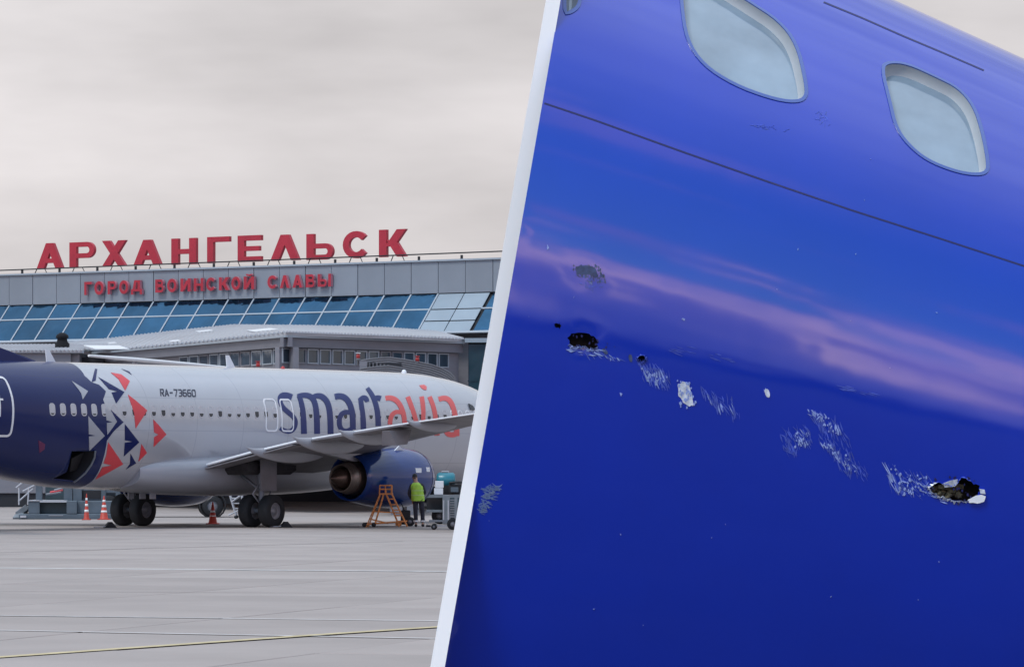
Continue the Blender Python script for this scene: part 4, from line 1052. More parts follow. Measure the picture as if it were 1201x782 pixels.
# wings
SEC = [  # span, s leading, s trailing, z leading, z trailing, thickness
 (1.2, 6.4, -2.0, 2.10, 2.02, .95), (1.88, 5.4, -2.02, 2.15, 2.13, .86), (3.8, 4.25, -2.02, 2.50, 2.55, .66), (5.8, 3.15, -2.05, 2.86, 2.92, .50), (8.5, 1.75, -2.75, 3.16, 3.20, .38), (11.5, .2, -3.5, 3.50, 3.49, .30), (14.5, -1.35, -4.2, 3.78, 3.76, .22), (17.16, -2.95, -4.9, 4.06, 4.02, .13)]
AF = [(0, 0), (.02, .22), (.08, .42), (.2, .58), (.38, .62), (.6, .50), (.8, .28), (1, .03)]
AFL = [(1, -.03), (.8, -.06), (.62, -.22), (.42, -.36), (.22, -.38), (.08, -.27), (.02, -.14)]
def wing_rings(sgn, secs=SEC):
    out = []
    for (y, sl, st_, zl, zt_, th) in secs:
        out.append([(sl+(st_-sl)*c, -sgn*y, zl+(zt_-zl)*c+h*th) for c, h in AF+AFL])
    return out
def wing(sgn):
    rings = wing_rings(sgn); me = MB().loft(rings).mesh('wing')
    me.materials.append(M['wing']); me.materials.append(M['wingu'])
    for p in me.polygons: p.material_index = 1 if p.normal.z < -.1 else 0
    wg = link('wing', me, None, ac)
    te = [(SEC[i][2]-.0, -sgn*SEC[i][0], SEC[i][4]+.01) for i in range(1, 8)]
    MB().tube(te, [.055, .05, .045, .035, .03, .025, .02], 6).build('trailing_edge', M['edge'], wg)  # pale tube: the lit upper rim of the wing put into its colour
    le = [(SEC[i][1], -sgn*SEC[i][0], SEC[i][3]+.02) for i in range(1, 8)]
    MB().tube(le, [.10, .09, .08, .06, .05, .04, .03], 6).build('slat', M['edge'], wg)
    # slightly drooped inboard flap and aileron panels
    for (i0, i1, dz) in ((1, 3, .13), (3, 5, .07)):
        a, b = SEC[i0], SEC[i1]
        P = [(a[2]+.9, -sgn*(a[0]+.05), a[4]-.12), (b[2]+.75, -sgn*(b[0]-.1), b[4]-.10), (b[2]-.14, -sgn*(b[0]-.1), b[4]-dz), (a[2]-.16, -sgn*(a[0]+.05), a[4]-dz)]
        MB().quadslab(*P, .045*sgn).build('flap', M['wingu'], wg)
    for (y, sa_, sb_, r_, dz) in ((4.35, 1.6, -3.0, .26, .20), (6.55, .9, -3.3, .28, .24), (8.75, -.1, -3.7, .24, .2), (12.0, -1.4, -4.35, .18, .15)):
        for a, b in zip(SEC, SEC[1:]):
            if a[0] <= y <= b[0]: f = (y-a[0])/(b[0]-a[0]); zb = a[4]+(b[4]-a[4])*f
        pts = []; rad = []
        rr_ = []
        for k in range(13):
            f = k/12; s = sa_+(sb_-sa_)*f; e = (math.sin(math.pi*min(1, f*1.15+.0)**.8) if f < .86 else 0); e = max(.02, math.sin(math.pi*f**.75)**.7)
            cz_ = zb-dz*.75*math.sin(math.pi*min(1, f*.95+.05))-.02
            cz_ = cz_+(.10 if f > .9 else 0)*(f-.9)*10
            rr_.append([(s, -sgn*y+r_*.62*e*math.cos(2*math.pi*j/14), cz_+r_*e*1.1*math.sin(2*math.pi*j/14)) for j in range(14)])
        MB().loft(rr_).build('flap_fairing', M['wing'], wg)
    # winglet
    T = SEC[-1]
    w1 = []
    for (dy, dz, sl, st_) in ((0, 0, T[1], T[2]), (.25, .12, T[1]-.25, T[2]-.1), (.5, .7, T[1]-.9, T[2]-.35), (.75, 2.3, T[1]-1.9, T[2]-.95)):
        w1.append([(sl+(st_-sl)*c, -sgn*(T[0]+dy)+h*.10*0, T[3]+dz+h*.12) for c, h in AF+AFL] if dz < .5 else [(sl+(st_-sl)*c, -sgn*(T[0]+dy)+h*.12, T[3]+dz) for c, h in AF+AFL])
    MB().loft(w1).build('winglet', M['navy'], wg)
wing(1); wing(-1)
# dark drain mast / pylon fairing hanging below the outer wing
MB().loft([[(s, y, z) for s, y, z in ((-2.6, -10.95, 3.3), (-3.75, -10.9, 3.25), (-3.75, -10.6, 3.25), (-2.6, -10.6, 3.3))], [(-2.9, -11.0, 2.82), (-3.5, -11.0, 2.78), (-3.5, -10.4, 2.78), (-2.9, -10.4, 2.82)]], smooth=False).build('hinge_fairing', M['wingu'], ac)
# tail
fin = []
for z, sl, st_, th in ((5.35, -11.8, -17.6, .34), (7, -13.4, -18.1, .28), (9.5, -15.6, -19.0, .2), (12.4, -18.0, -20.1, .1)):
    fin.append([(sl+(st_-sl)*c, h*th, z) for c, h in AF+[(c, -h) for c, h in reversed(AF[1:-1])]])
MB().loft(fin).build('fin', M['navy'], ac)
MB().loft([[(-8.7, .04, 5.50), (-8.7, -.04, 5.50), (-8.7, 0, 5.585)], [(-10.6, .07, 5.5), (-10.6, -.07, 5.5), (-10.6, 0, 6.02)], [(-12.4, .14, 5.45), (-12.4, -.14, 5.45), (-12.4, 0, 6.55)], [(-14.6, .16, 5.4), (-14.6, -.16, 5.4), (-14.6, 0, 8.4)]], smooth=False).build('dorsal_fin', M['navy'], ac)
for sg_ in (1, -1):
    MB().loft([[(sl+(st_-sl)*c, -sg_*y, z+h*th) for c, h in AF+[(c, -h) for c, h in reversed(AF[1:-1])]] for y, sl, st_, z, th in ((.3, -14.8, -18.6, 4.85, .35), (6.8, -18.9, -20.2, 5.45, .1))]).build('tailplane', M['wing'], ac)
# blade aerials and top beacon
for x, y, lbl in ((60, 424, 1), (271, 430.5, 2)):
    k = (x-CX)/FPX; s = (k*148.239+10.798)/(math.cos(YAW)-k*math.sin(YAW))
    MB().loft([[(s+.22, .03, 5.53), (s-.22, .03, 5.53), (s-.22, -.03, 5.53), (s+.22, -.03, 5.53)], [(s-.12, .012, 5.98), (s-.30, .012, 5.98), (s-.30, -.012, 5.98), (s-.12, -.012, 5.98)]], smooth=False).build('blade_aerial', M['edge'], ac)
MB().lathe([(.10, 0), (.10, .08), (.06, .15), (0, .17)], 10, (11.9, 0, 5.50)).build('beacon', M['white'], ac)
MB().lathe([(.08, 0), (.08, .06), (0, .12)], 10, (4.6, 0, 5.55)).build('beacon', M['beacon'], ac)

# engines
def engine(sgn):
    y = -4.83*sgn; zc = 1.68
    def lz(prof, m, name, par, flat=True, n=40, dz=0, raw=False):
        rings = []
        if not raw: prof = [(2.08+(s-2.95)*.80, r*.94) for s, r in prof]
        for (s, r) in prof:
            rings.append([(s, y+r*1.03*math.cos(2*math.pi*k/n), zc+dz+(r if math.sin(2*math.pi*k/n) > 0 else r*.97)*math.sin(2*math.pi*k/n)) for k in range(n)])
        return MB().loft(rings, caps=False).build(name, m, par)
    nac = lz([(7.45, .80), (7.62, .86), (7.70, .93), (7.62, 1.00), (7.3, 1.07), (6.6, 1.135), (5.8, 1.15), (4.9, 1.11), (4.0, 1.0), (3.3, .90), (2.95, .845), (2.94, .82), (3.3, .80), (4.2, .82), (6.5, .80), (7.45, .80)], M['engblue'], 'engine', ac)
    lz([(7.40, .79), (7.64, .865), (7.725, .93), (7.64, 1.0), (7.40, 1.06)], M['engblue'], 'inlet_lip', nac)
    lz([(6.2, .80), (6.2, .02)], M['black'], 'fan', nac)
    lz([(4.2, .82), (4.2, .02)], M['black'], 'duct_wall', nac)
    lz([(3.0, .60), (2.5, .61), (2.0, .56), (1.62, .48), (1.61, .44), (2.2, .44)], M['exh2'], 'core_cowl', nac, raw=True)
    lz([(2.42, .615), (2.36, .622), (2.34, .60)], M['exh'], 'cowl_band', nac, raw=True); lz([(2.06, .575), (2.0, .575), (1.98, .55)], M['exh'], 'cowl_band', nac, raw=True)
    lz([(2.1, .36), (1.7, .34), (1.45, .26), (1.2, .12), (1.06, .02)], M['exh'], 'exhaust_plug', nac, raw=True)
    MB().loft([[(4.9, y+d*.2, z) for d, z in ((1, 2.60), (-1, 2.60), (-1, 2.8), (1, 2.8))], [(3.9, y+d*.24, z) for d, z in ((1, 2.45), (-1, 2.45), (-1, 2.95), (1, 2.95))], [(2.2, y+d*.22, z) for d, z in ((1, 2.25), (-1, 2.25), (-1, 2.9), (1, 2.9))], [(.6, y+d*.06, z) for d, z in ((1, 2.55), (-1, 2.55), (-1, 2.8), (1, 2.8))]], smooth=False).build('pylon', M['wing'], nac)
    MB().loft([[(4.9, y+sgn*-.42+d, 2.58), (4.1, y+sgn*-.45+d, 2.62), (4.3, y+sgn*-.52+d, 2.80)] for d in (-.02, .02)], smooth=False).build('strake', M['edge'], nac)
    if sgn == 1:
        for xx, w_ in ((478.5, 4.5), (494.5, 2.5)):
            pass
        for s0, s1, zz_, rr0 in ((4.55, 4.85, 1.95, 1.075), (5.25, 5.42, 1.98, 1.03)):
            a_ = math.asin((zz_-zc)/rr0); MB().box(s0, y-rr0*math.cos(a_)*1.03-.03, zz_-.08, s1, y-rr0*math.cos(a_)*1.03+.06, zz_+.08).build('cowl_placard', M['white'], nac)
engine(1); engine(-1)

# landing gear
M['wellk'] = mat('well_shade_paint', (.03, .028, .032), .8, var=.5, vscale=4)
for d_ in (1, -1): MB().box(-1.2, -d_*2.35-.65, 1.80, 1.5, -d_*2.35+.65, 2.35, bev=.15).build('wheel_well_shade', M['wellk'], ac)  # dark boxes paint the shadow under the wing root and in the wells
def wheel(name, x, y, r, wdt, par):
    P = [(r*.52, -wdt*.5), (r*.86, -wdt*.5), (r*.96, -wdt*.40), (r, -wdt*.2), (r, wdt*.2), (r*.96, wdt*.40), (r*.86, wdt*.5), (r*.52, wdt*.5), (r*.5, wdt*.3), (r*.5, -wdt*.3), (r*.52, -wdt*.5)]
    t_ = MB().lathe(P, 32, (x, y, r), 'Y').build(name, M['rubber'], par)
    MB().lathe([(.0, -wdt*.36), (r*.2, -wdt*.38), (r*.24, -wdt*.25), (r*.42, -wdt*.2), (r*.505, -wdt*.42), (r*.505, wdt*.42), (r*.42, wdt*.2), (r*.24, wdt*.25), (r*.2, wdt*.38), (0, wdt*.36)], 24, (x, y, r), 'Y').build('rim', M['hub'], t_)
def maingear(sgn):
    y = -2.86*sgn; g_ = MB()
    g_.tube([(0, y, .565), (0, y, 1.5)], .10, 12); g_.tube([(0, y, 1.35), (-.05, y-.05*sgn, 2.5)], .155, 12)
    g_.tube([(0, y-.45, .565), (0, y+.45, .565)], .08, 10)
    g = g_.build('landing_gear', M['strut'], ac, )
    MB().tube([(0, y, 1.25), (-.1, y+1.15*sgn, 2.0)], .06, 8).build('side_strut', M['strut'], g)
    MB().tube([(-.12, y, .85), (-.48, y, 1.15), (-.12, y, 1.5)], .04, 6).build('torque_link', M['hub'], g)
    MB().tube([(.1, y, .6), (.5, y, 1.2), (.2, y, 2.1)], .03, 6).build('hose', M['hub'], g)
    MB().box(-.45, y-.32*sgn-.02, 1.25, .42, y-.32*sgn+.02, 2.35).build('gear_door', M['wingu'], g)
    wheel('wheel', 0, y-.43, .565, .42, g); wheel('wheel', 0, y+.43, .565, .42, g)
maingear(1); maingear(-1)
for o in KIDS[ac.name]:
    if o.name.startswith('landing_gear'): o.location.x = -.27
ng = MB().tube([(15.6, 0, .35), (15.6, 0, 1.7)], .08, 10).tube([(15.6, -.25, .35), (15.6, .25, .35)], .05, 8).build('nose_gear', M['strut'], ac)
wheel('wheel', 15.6, -.22, .345, .2, ng); wheel('wheel', 15.6, .22, .345, .2, ng)
for d_ in (-1, 1): MB().box(14.9, d_*.45-.015, .95, 16.4, d_*.45+.015, 1.6).build('gear_door', M['silver'], ng)
for y0 in (.72, .20, -.25):
    MB().box(-3.1, y0-.02, .98, -2.8, y0+.02, 1.52, Matrix.Rotation(.0, 4, 'Y')).build('gear_bay_bracket', M['wing'], ac)

# ------------------------------------------------------------------ things on the apron
M['cone'] = mat('orange_cone', (.48, .045, .025), .5, var=.12, vscale=5)
M['coneb'] = mat('reflective_collar', (.80, .78, .76), .4)
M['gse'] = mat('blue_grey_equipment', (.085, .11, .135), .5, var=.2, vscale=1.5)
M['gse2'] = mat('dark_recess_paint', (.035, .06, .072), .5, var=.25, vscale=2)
M['gpale'] = mat('pale_rail', (.42, .42, .45), .5)
M['orange'] = mat('orange_ladder_paint', (.55, .20, .05), .45, var=.3, vscale=6)
M['teal_p'] = mat('teal_drum', (.02, .17, .22), .3)
M['cartg'] = mat('cart_grey', (.17, .19, .21), .5, var=.2, vscale=3)
def cone(px, yb, hpx, label, wide=1.0, bands=3):
    p = gd(px, yb); hh = hpx*p.y/FPX
    e = empty('traffic_cone', p, 0, label, 'traffic cone', 'traffic cones under the aircraft')
    r0 = hh*.17*wide
    MB().box(-r0*1.5, -r0*1.5, 0, r0*1.5, r0*1.5, .035, bev=.008).build('base', M['cone'], e)
    MB().lathe([(r0*1.15, .035), (r0, .06), (r0*.14, hh-.02), (r0*.1, hh), (0, hh)], 16).build('body', M['cone'], e)
    for k in range(bands):
        a = .30+.22*k; b = a+.09; rad = lambda f: r0*(1-.86*f)+.006
        MB().lathe([(rad(a)-.004, hh*a), (rad(a), hh*a), (rad(b), hh*b), (rad(b)-.004, hh*b)], 16).build('collar', M['coneb'], e)
    return e
cone(101.5, 609.5, 31, 'tall slim orange cone with three white collars, left of the wheel pair', .62, 3)
cone(122, 609.2, 28, 'stout orange cone with white collars closest to the left main wheels', 1.0, 3)
cone(249.6, 614.3, 26, 'orange cone standing alone between the two main wheel pairs', 1.15, 2)

# loader with a low platform at the left
g0 = gd(77, 608.5); YL = g0.y
ld = empty('ground_loader', (g0.x, g0.y, 0), 0, 'blue-grey ground loader with recessed bays and a folding step, under the rear fuselage', 'loader')
def GX(x): return (x-CX)*YL/FPX-g0.x
def GZ(y): return H+(YH-y)*YL/FPX
def LBX(x0, y0, x1, y1, d0, d1, name, m, bev=0): return MB().box(GX(x0), d0, GZ(y1), GX(x1), d1, GZ(y0), bev=bev).build(name, m, ld)
LBX(22, 602.5, 140, 608.8, .0, 2.6, 'chassis', M['gse'], .03)
LBX(33, 587.5, 46, 602.4, .1, 2.5, 'bay_frame', M['gse'], .02)
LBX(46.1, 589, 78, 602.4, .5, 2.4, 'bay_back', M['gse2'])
LBX(46.1, 586.6, 78, 588.9, .1, 2.5, 'deck_edge', M['gpale'])
LBX(32, 586.4, 45.9, 587.4, .05, 2.5, 'deck_edge', M['gpale'])
LBX(57, 604.0, 74, 604.6, -.02, .0, 'step_edge', M['gpale'])
LBX(78.1, 587, 90, 602.4, .0, 2.5, 'bay_frame', M['gse'], .02)
LBX(90.1, 587.5, 140, 602.4, .2, 2.5, 'bay_frame', M['gse'], .02)
for x0, x1, y0, y1 in ((40, 47, 566, 587), (73, 83, 566, 587), (84, 94, 570, 587), (117, 122, 572, 587.2), (134, 139, 572, 587.2)):
    LBX(x0, y0, x1, y1, .6, .9, 'post', M['gse'])
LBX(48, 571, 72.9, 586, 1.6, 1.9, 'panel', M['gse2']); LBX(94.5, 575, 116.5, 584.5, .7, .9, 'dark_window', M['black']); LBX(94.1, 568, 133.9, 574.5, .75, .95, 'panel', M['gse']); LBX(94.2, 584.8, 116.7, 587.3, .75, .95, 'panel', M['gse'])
for k in range(3):
    MB().tube([(GX(50+k*5), 1.2, GZ(580-k*2.5)), (GX(68+k*2), 1.2, GZ(577-k*2.5))], .05, 6).build('hose', M['hub'] if k != 1 else M['coral'], ld)
a = MB().tube([(GX(18), .5, GZ(603)), (GX(30), .5, GZ(594))], .14, 4, smooth=False); a.build('folding_step', M['cartg'], ld)
MB().quadslab((GX(14.5), .1, GZ(606.5)), (GX(24), .1, GZ(606.5)), (GX(31), .9, GZ(593)), (GX(19), .9, GZ(597)), .2).build('folding_step', M['cartg'], ld)
LBX(24, 604.2, 31, 606.8, -.1, .1, 'white_foot', M['gpale'])
for (x0, y0, x1, y1) in ((16, 572, 24, 565.5), (19, 588, 36, 573), (24, 576, 38, 569), (19.5, 592, 19.5, 572), (30, 592, 31, 571)):
    MB().tube([(GX(x0), .8, GZ(y0)), (GX(x1), .8, GZ(y1))], .035, 6).build('rail', M['gpale'], ld)
for px in (30, 85, 130):
    MB().lathe([(0, -.12), (.22, -.12), (.24, -.06), (.24, .06), (.22, .12), (0, .12)], 16, (GX(px), .35, GZ(608.8)+.02), 'Y').build('wheel', M['rubber'], ld)

# service truck whose wheel shows behind the far engine
tp = gd(249, 606.3)
tk = empty('service_truck', (tp.x, tp.y, 0), R(8), 'dark service truck with one large wheel showing behind the lone orange cone', 'truck')
def truckwheel(x, y, r, par):
    t_ = MB().lathe([(r*.5, -.14), (r*.92, -.14), (r, -.09), (r, .09), (r*.92, .14), (r*.5, .14), (r*.5, -.14)], 28, (x, y, r), 'Y').build('wheel', M['rubber'], par)
    MB().lathe([(0, -.05), (r*.18, -.12), (r*.3, -.06), (r*.51, -.11), (r*.51, .11), (0, .11)], 20, (x, y, r), 'Y').build('rim', M['hub'], t_)
truckwheel(0, 0, .45, tk); truckwheel(-4.2, 0, .45, tk); truckwheel(0, 2.1, .45, tk); truckwheel(-4.2, 2.1, .45, tk)
MB().box(-5.3, .15, .55, 1.5, 2.0, .85).build('chassis', M['black'], tk)
MB().box(-3.3, -.05, .86, 1.6, 2.2, 1.65, bev=.06).build('cargo_body', M['navy'], tk)
MB().box(-5.4, -.02, .86, -3.4, 2.15, 2.0, bev=.15).build('cab', M['gse'], tk)
MB().lathe([(.50, -.17), (.56, -.17), (.56, .0), (.50, .0)], 20, (0, 0, .5), 'Y').build('wheel_arch', M['black'], tk)
# towable steps beside it
sp_ = gd(278, 608)
sx = empty('folding_steps', (sp_.x, sp_.y, 0), 0, 'thin pale folding steps with small castors between truck wheel and main gear', 'steps')
def SX(x, y): return ((x-CX)*sp_.y/FPX-sp_.x, H+(YH-y)*sp_.y/FPX)
for d_ in (0, .6):
    for (a, b, c, e) in ((269, 580, 277, 606), (283, 580, 285, 598), (268, 604, 284, 596), (272, 588, 284, 579)):
        (x0, z0), (x1, z1) = SX(a, b), SX(c, e); MB().tube([(x0, d_, z0), (x1, d_, z1)], .028, 6).build('rail', M['gpale'], sx)
for k in range(4):
    x0, z0 = SX(270+k*1.9, 584+k*6); MB().box(x0-.02, 0.03, z0-.02, x0+.28, .57, z0+.02).build('tread', M['gpale'], sx)
for d_ in (0, .6):
    x0, z0 = SX(276.5, 606); MB().lathe([(0, -.03), (.07, -.03), (.07, .03), (0, .03)], 12, (x0, d_, .07), 'Y').build('castor', M['rubber'], sx)
# chocks
for px, py, lab in ((129, 618.6, 'small black wheel chock against the left main wheels'), (335, 618.2, 'small black wheel chock on the right of the nearer main wheels')):
    p = gd(px, py); c = MB().add([(-.22, -.12, 0), (.22, -.12, 0), (.22, .12, 0), (-.22, .12, 0), (-.05, -.11, .20), (.05, -.11, .20), (.05, .11, .20), (-.05, .11, .20)], [(3, 2, 1, 0), (4, 5, 6, 7), (0, 1, 5, 4), (1, 2, 6, 5), (2, 3, 7, 6), (3, 0, 4, 7)])
    e = empty('wheel_chock', p, R(20), lab, 'wheel chock', 'chocks at the main wheels'); c.build('wedge', M['rubber'], e); MB().tube([(-.2, -.13, .05), (-.45, -.18, .03), (-.6, -.1, .03)], .018, 5).build('cord', M['gpale'], e)

# orange steps
lp = gd(455, 617.9); YQ = lp.y
la = empty('orange_step_ladder', (lp.x, lp.y, 0), 0, 'orange steel A-frame step ladder with platform rail beside the engine', 'step ladder')
def QX(x, y): return ((x-CX)*YQ/FPX-lp.x, H+(YH-y-1.5)*YQ/FPX)
def bar(pts, nm='rail', r=.024, m=None):
    MB().tube([(QX(x, y)[0], d_, QX(x, y)[1]) for x, y, d_ in pts], r, 6).build(nm, m or M['orange'], la)
for d_ in (0.0, .62):
    bar([(429.5+d_*3, 616.5, d_-.15), (446, 577, d_)], 'leg'); bar([(438.5, 616.5, d_-.15), (450, 577, d_)], 'leg')
    bar([(477.5, 616, d_+.1), (459, 577, d_)], 'leg'); bar([(468, 616, d_+.1), (452.5, 577, d_)], 'leg')
    bar([(445, 577, d_), (445.5, 567.5, d_)], 'guard_rail'); bar([(459, 577, d_), (459.3, 567.5, d_)], 'guard_rail'); bar([(452, 577, d_), (452, 567.5, d_)], 'guard_rail')
    bar([(445.5, 567.5, d_), (459.3, 567.5, d_)], 'guard_rail'); bar([(445.2, 572, d_), (459.2, 572, d_)], 'guard_rail')
    bar([(430, 613, d_-.13), (477, 609.5, d_+.1)], 'brace'); bar([(438, 598, d_-.05), (470, 600, d_)], 'brace', .018); bar([(434, 607, d_-.1), (455, 612, d_)], 'brace', .018)
x0, z0 = QX(444.5, 577); x1, _ = QX(460.5, 577); MB().box(x0, -.03, z0-.04, x1, .66, z0+.01).build('platform', M['orange'], la)
for k in range(1, 6):
    f = k/6; xa = 452.5+(468-452.5)*f; ya = 577+39*f; x0, z0 = QX(xa, ya); x1, _ = QX(459+(477.5-459)*f, ya)
    MB().box(x0, .02, z0-.018, x1, .62, z0+.018).build('tread', M['orange'], la)
for x, d_ in ((427.5, -.15), (438.5, -.15), (429, .5)):
    a_, _ = QX(x, 616); MB().lathe([(0, -.03), (.08, -.03), (.08, .03), (0, .03)], 14, (a_, d_, .08), 'Y').build('castor', M['rubber'], la)
# small wheeled unit by the ladder
hw = gd(479, 616.9); hu = empty('wheeled_hand_unit', (hw.x, hw.y, 0), 0, 'small black wheeled unit with orange foot between ladder and worker', 'hand cart')
def HX(x, y): return ((x-CX)*hw.y/FPX-hw.x, H+(YH-y-3)*hw.y/FPX)
for d_ in (-.2, .25):
    a_, z_ = HX(481, 606.5); t_ = MB().lathe([(.07, -.04), (.15, -.045), (.165, 0), (.15, .045), (.07, .04)], 18, (a_, d_, .165), 'Y').build('wheel', M['rubber'], hu); MB().lathe([(0, -.03), (.08, -.03), (.08, .03), (0, .03)], 12, (a_, d_, .165), 'Y').build('rim', M['hub'], t_)
a_, z_ = HX(470, 611); b_, z2 = HX(478, 595); MB().box(a_, -.15, .06, b_+.1, .2, z2, bev=.04).build('body', M['black'], hu)
a_, z_ = HX(464, 614); b_, z2 = HX(471, 607); MB().box(a_, -.3, .02, b_, -.05, .16, bev=.02).build('foot', M['orange'], hu)
a_, z_ = HX(474, 595); MB().tube([(a_, 0, z_), (a_-.1, 0, z_+.25), (a_-.05, .1, z_+.3)], .02, 6).build('handle', M['black'], hu)

# cage cart at the right, with the goods on it
ct = gd(520, 614.5); YC = ct.y
kc = empty('cage_cart', (ct.x, ct.y, 0), 0, 'grey ribbed cage cart with dark wheels parked beside the nose', 'cart')
def KX(x): return (x-CX)*YC/FPX-ct.x
def KZ(y): return H+(YH-y-3.4)*YC/FPX
def KB(x0, y0, x1, y1, d0, d1, name, m, bev=0, par=None): return MB().box(KX(x0), d0, KZ(y1), KX(x1), d1, KZ(y0), bev=bev).build(name, m, par or kc)
KB(519, 577, 527.5, 611, 0, .10, 'front_panel', M['cartg'], .015)
KB(519.5, 583, 521, 608, -.04, -.0, 'rib', M['gpale']); KB(525, 583, 526.5, 608, -.04, 0, 'rib', M['gpale'])
KB(527.6, 607, 560, 611, 0, .1, 'frame', M['cartg']); KB(527.6, 576.5, 560, 580, 0, .1, 'frame', M['cartg'])
KB(533, 580.1, 536.5, 606.9, 0, .08, 'frame', M['cartg']); KB(546, 580.1, 549, 606.9, 0, .08, 'frame', M['cartg'])
for k in range(9): KB(527.7, 582+k*2.8, 532.9, 583.4+k*2.8, .02, .06, 'slat', M['hub'])
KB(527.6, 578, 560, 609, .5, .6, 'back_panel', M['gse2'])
KB(500, 576.5, 518.9, 580, .1, .25, 'deck_rail', M['cartg']); KB(500, 580.2, 518.8, 594, .4, .6, 'side_panel', M['black']); KB(500, 594.2, 518.8, 597, .1, 1.2, 'deck', M['cartg']); KB(497, 590, 560, 593, .7, .9, 'beam', M['black'])
for px in (515.5, 545):
    t_ = MB().lathe([(.13, -.08), (.27, -.09), (.30, -.05), (.30, .05), (.27, .09), (.13, .08)], 22, (KX(px), .5, .30), 'Y').build('wheel', M['rubber'], kc); MB().lathe([(0, -.05), (.14, -.06), (.14, .06), (0, .05)], 16, (KX(px), .5, .30), 'Y').build('rim', M['hub'], t_)
z_ = KZ(576.4)
bx = empty('white_carton', (ct.x+KX(514.5), ct.y+.45, z_), 0, 'white carton with a mid seam standing upright on the grey cart', 'box')
hc = (576.4-560.5)*YC/FPX; MB().box(-.17, -.15, 0, .15, .15, hc*.48, bev=.01).build('lower_case', M['white'], bx); MB().box(-.13, -.15, hc*.5, .17, .15, hc, bev=.01).build('upper_case', M['white'], bx)
dr = empty('teal_drum', (ct.x+KX(522.5), ct.y+1.0, KZ(576.4)), 0, 'teal rounded tank behind the white carton', 'tank')
r_ = 9.0*YC/FPX; hz_ = KZ(550.5)-KZ(576.4)
MB().lathe([(0, -.35), (r_*.8, -.33), (r_, -.25), (r_, .25), (r_*.8, .33), (0, .35)], 24, (0, 0, hz_-r_), 'X').build('tank_body', M['teal_p'], dr)
MB().box(-.3, -.2, 0, .3, .2, hz_-2*r_+.1).build('cradle', M['black'], dr)
MB().tube([(-.15, -.05, hz_-.03), (-.15, -.05, hz_+.04), (.1, -.05, hz_+.04), (.1, -.05, hz_-.03)], .02, 6).build('carry_handle', M['gpale'], dr)
eq = empty('dark_generator', (ct.x+KX(538), ct.y+.9, KZ(576.3)), 0, 'black machine with pipes on the cart, right of the teal tank', 'generator')
MB().box(-.38, -.2, 0, .75, .3, .38, bev=.04).build('casing', M['black'], eq); MB().tube([(-.35, -.22, .42), (.0, -.25, .45), (.5, -.22, .36), (.75, -.2, .38)], .04, 8).build('pipe', M['black'], eq); MB().box(-.30, -.26, .08, -.02, -.21, .26, bev=.01).build('control_box', M['gse'], eq)
# dolly
dl = gd(505, 621); YD = dl.y
dd_ = empty('flat_dolly', (dl.x, dl.y, 0), 0, 'low flat dolly with small wheels in front of the cage cart', 'dolly')
def DX(x): return (x-CX)*YD/FPX-dl.x
for d_ in (0, .8):
    MB().box(DX(503), d_-.03, .26, DX(536), d_+.03, .32).build('rail', M['cartg'], dd_)
MB().box(DX(506), .05, .11, DX(536), .11, .16).build('rail', M['gpale'], dd_)
MB().box(DX(504), .031, .27, DX(504)+.06, .769, .31).build('cross_bar', M['cartg'], dd_); MB().box(DX(528), .031, .27, DX(528)+.06, .769, .31).build('cross_bar', M['cartg'], dd_)
for px, r_ in ((509, .10), (531, .19)):
    for d_ in (-.05, .85):
        t_ = MB().lathe([(r_*.45, -.05), (r_*.9, -.05), (r_, -.02), (r_, .02), (r_*.9, .05), (r_*.45, .05)], 18, (DX(px), d_, r_), 'Y').build('wheel', M['rubber'], dd_); MB().lathe([(0, -.03), (r_*.5, -.035), (r_*.5, .035), (0, .03)], 12, (DX(px), d_, r_), 'Y').build('rim', M['hub'], t_)

# ------------------------------------------------------------------ worker
M['vest'] = mat('lime_vest', (.36, .62, .06), .6, var=.15, vscale=8, bump=.006, bscale=12)
M['cloth'] = mat('dark_workwear', (.018, .020, .032), .85, var=.3, vscale=8, bump=.006, bscale=14)
M['skin'] = mat('skin_tone', (.40, .24, .18), .55)
M['hair'] = mat('dark_cap', (.02, .018, .02), .8)
M['refl'] = mat('reflective_tape', (.62, .63, .64), .35)
def skinmesh(name, pts, edges, rad, m, parent, lv=2, root=0):
    me = bpy.data.meshes.new(name); me.from_pydata([Vector(p) for p in pts], edges, []); o = bpy.data.objects.new(name, me); COL.objects.link(o)
    sk_ = o.modifiers.new('s', 'SKIN'); sk_.use_smooth_shade = True
    for i, v in enumerate(me.skin_vertices[0].data):
        r = rad[i]; v.radius = r if isinstance(r, tuple) else (r, r); v.use_root = (i == root)
    sb = o.modifiers.new('b', 'SUBSURF'); sb.levels = lv; sb.render_levels = lv
    dgx = bpy.context.evaluated_depsgraph_get(); m2_ = bpy.data.meshes.new_from_object(o.evaluated_get(dgx)); m2_.name = name
    bpy.data.objects.remove(o); m2_.polygons.foreach_set('use_smooth', [True]*len(m2_.polygons))
    return link(name, m2_, m, parent)
wp = gd(491, 617.7)
wk = empty('person', wp, R(0), 'worker in a lime vest seen from behind, holding a pole beside the engine', 'person')
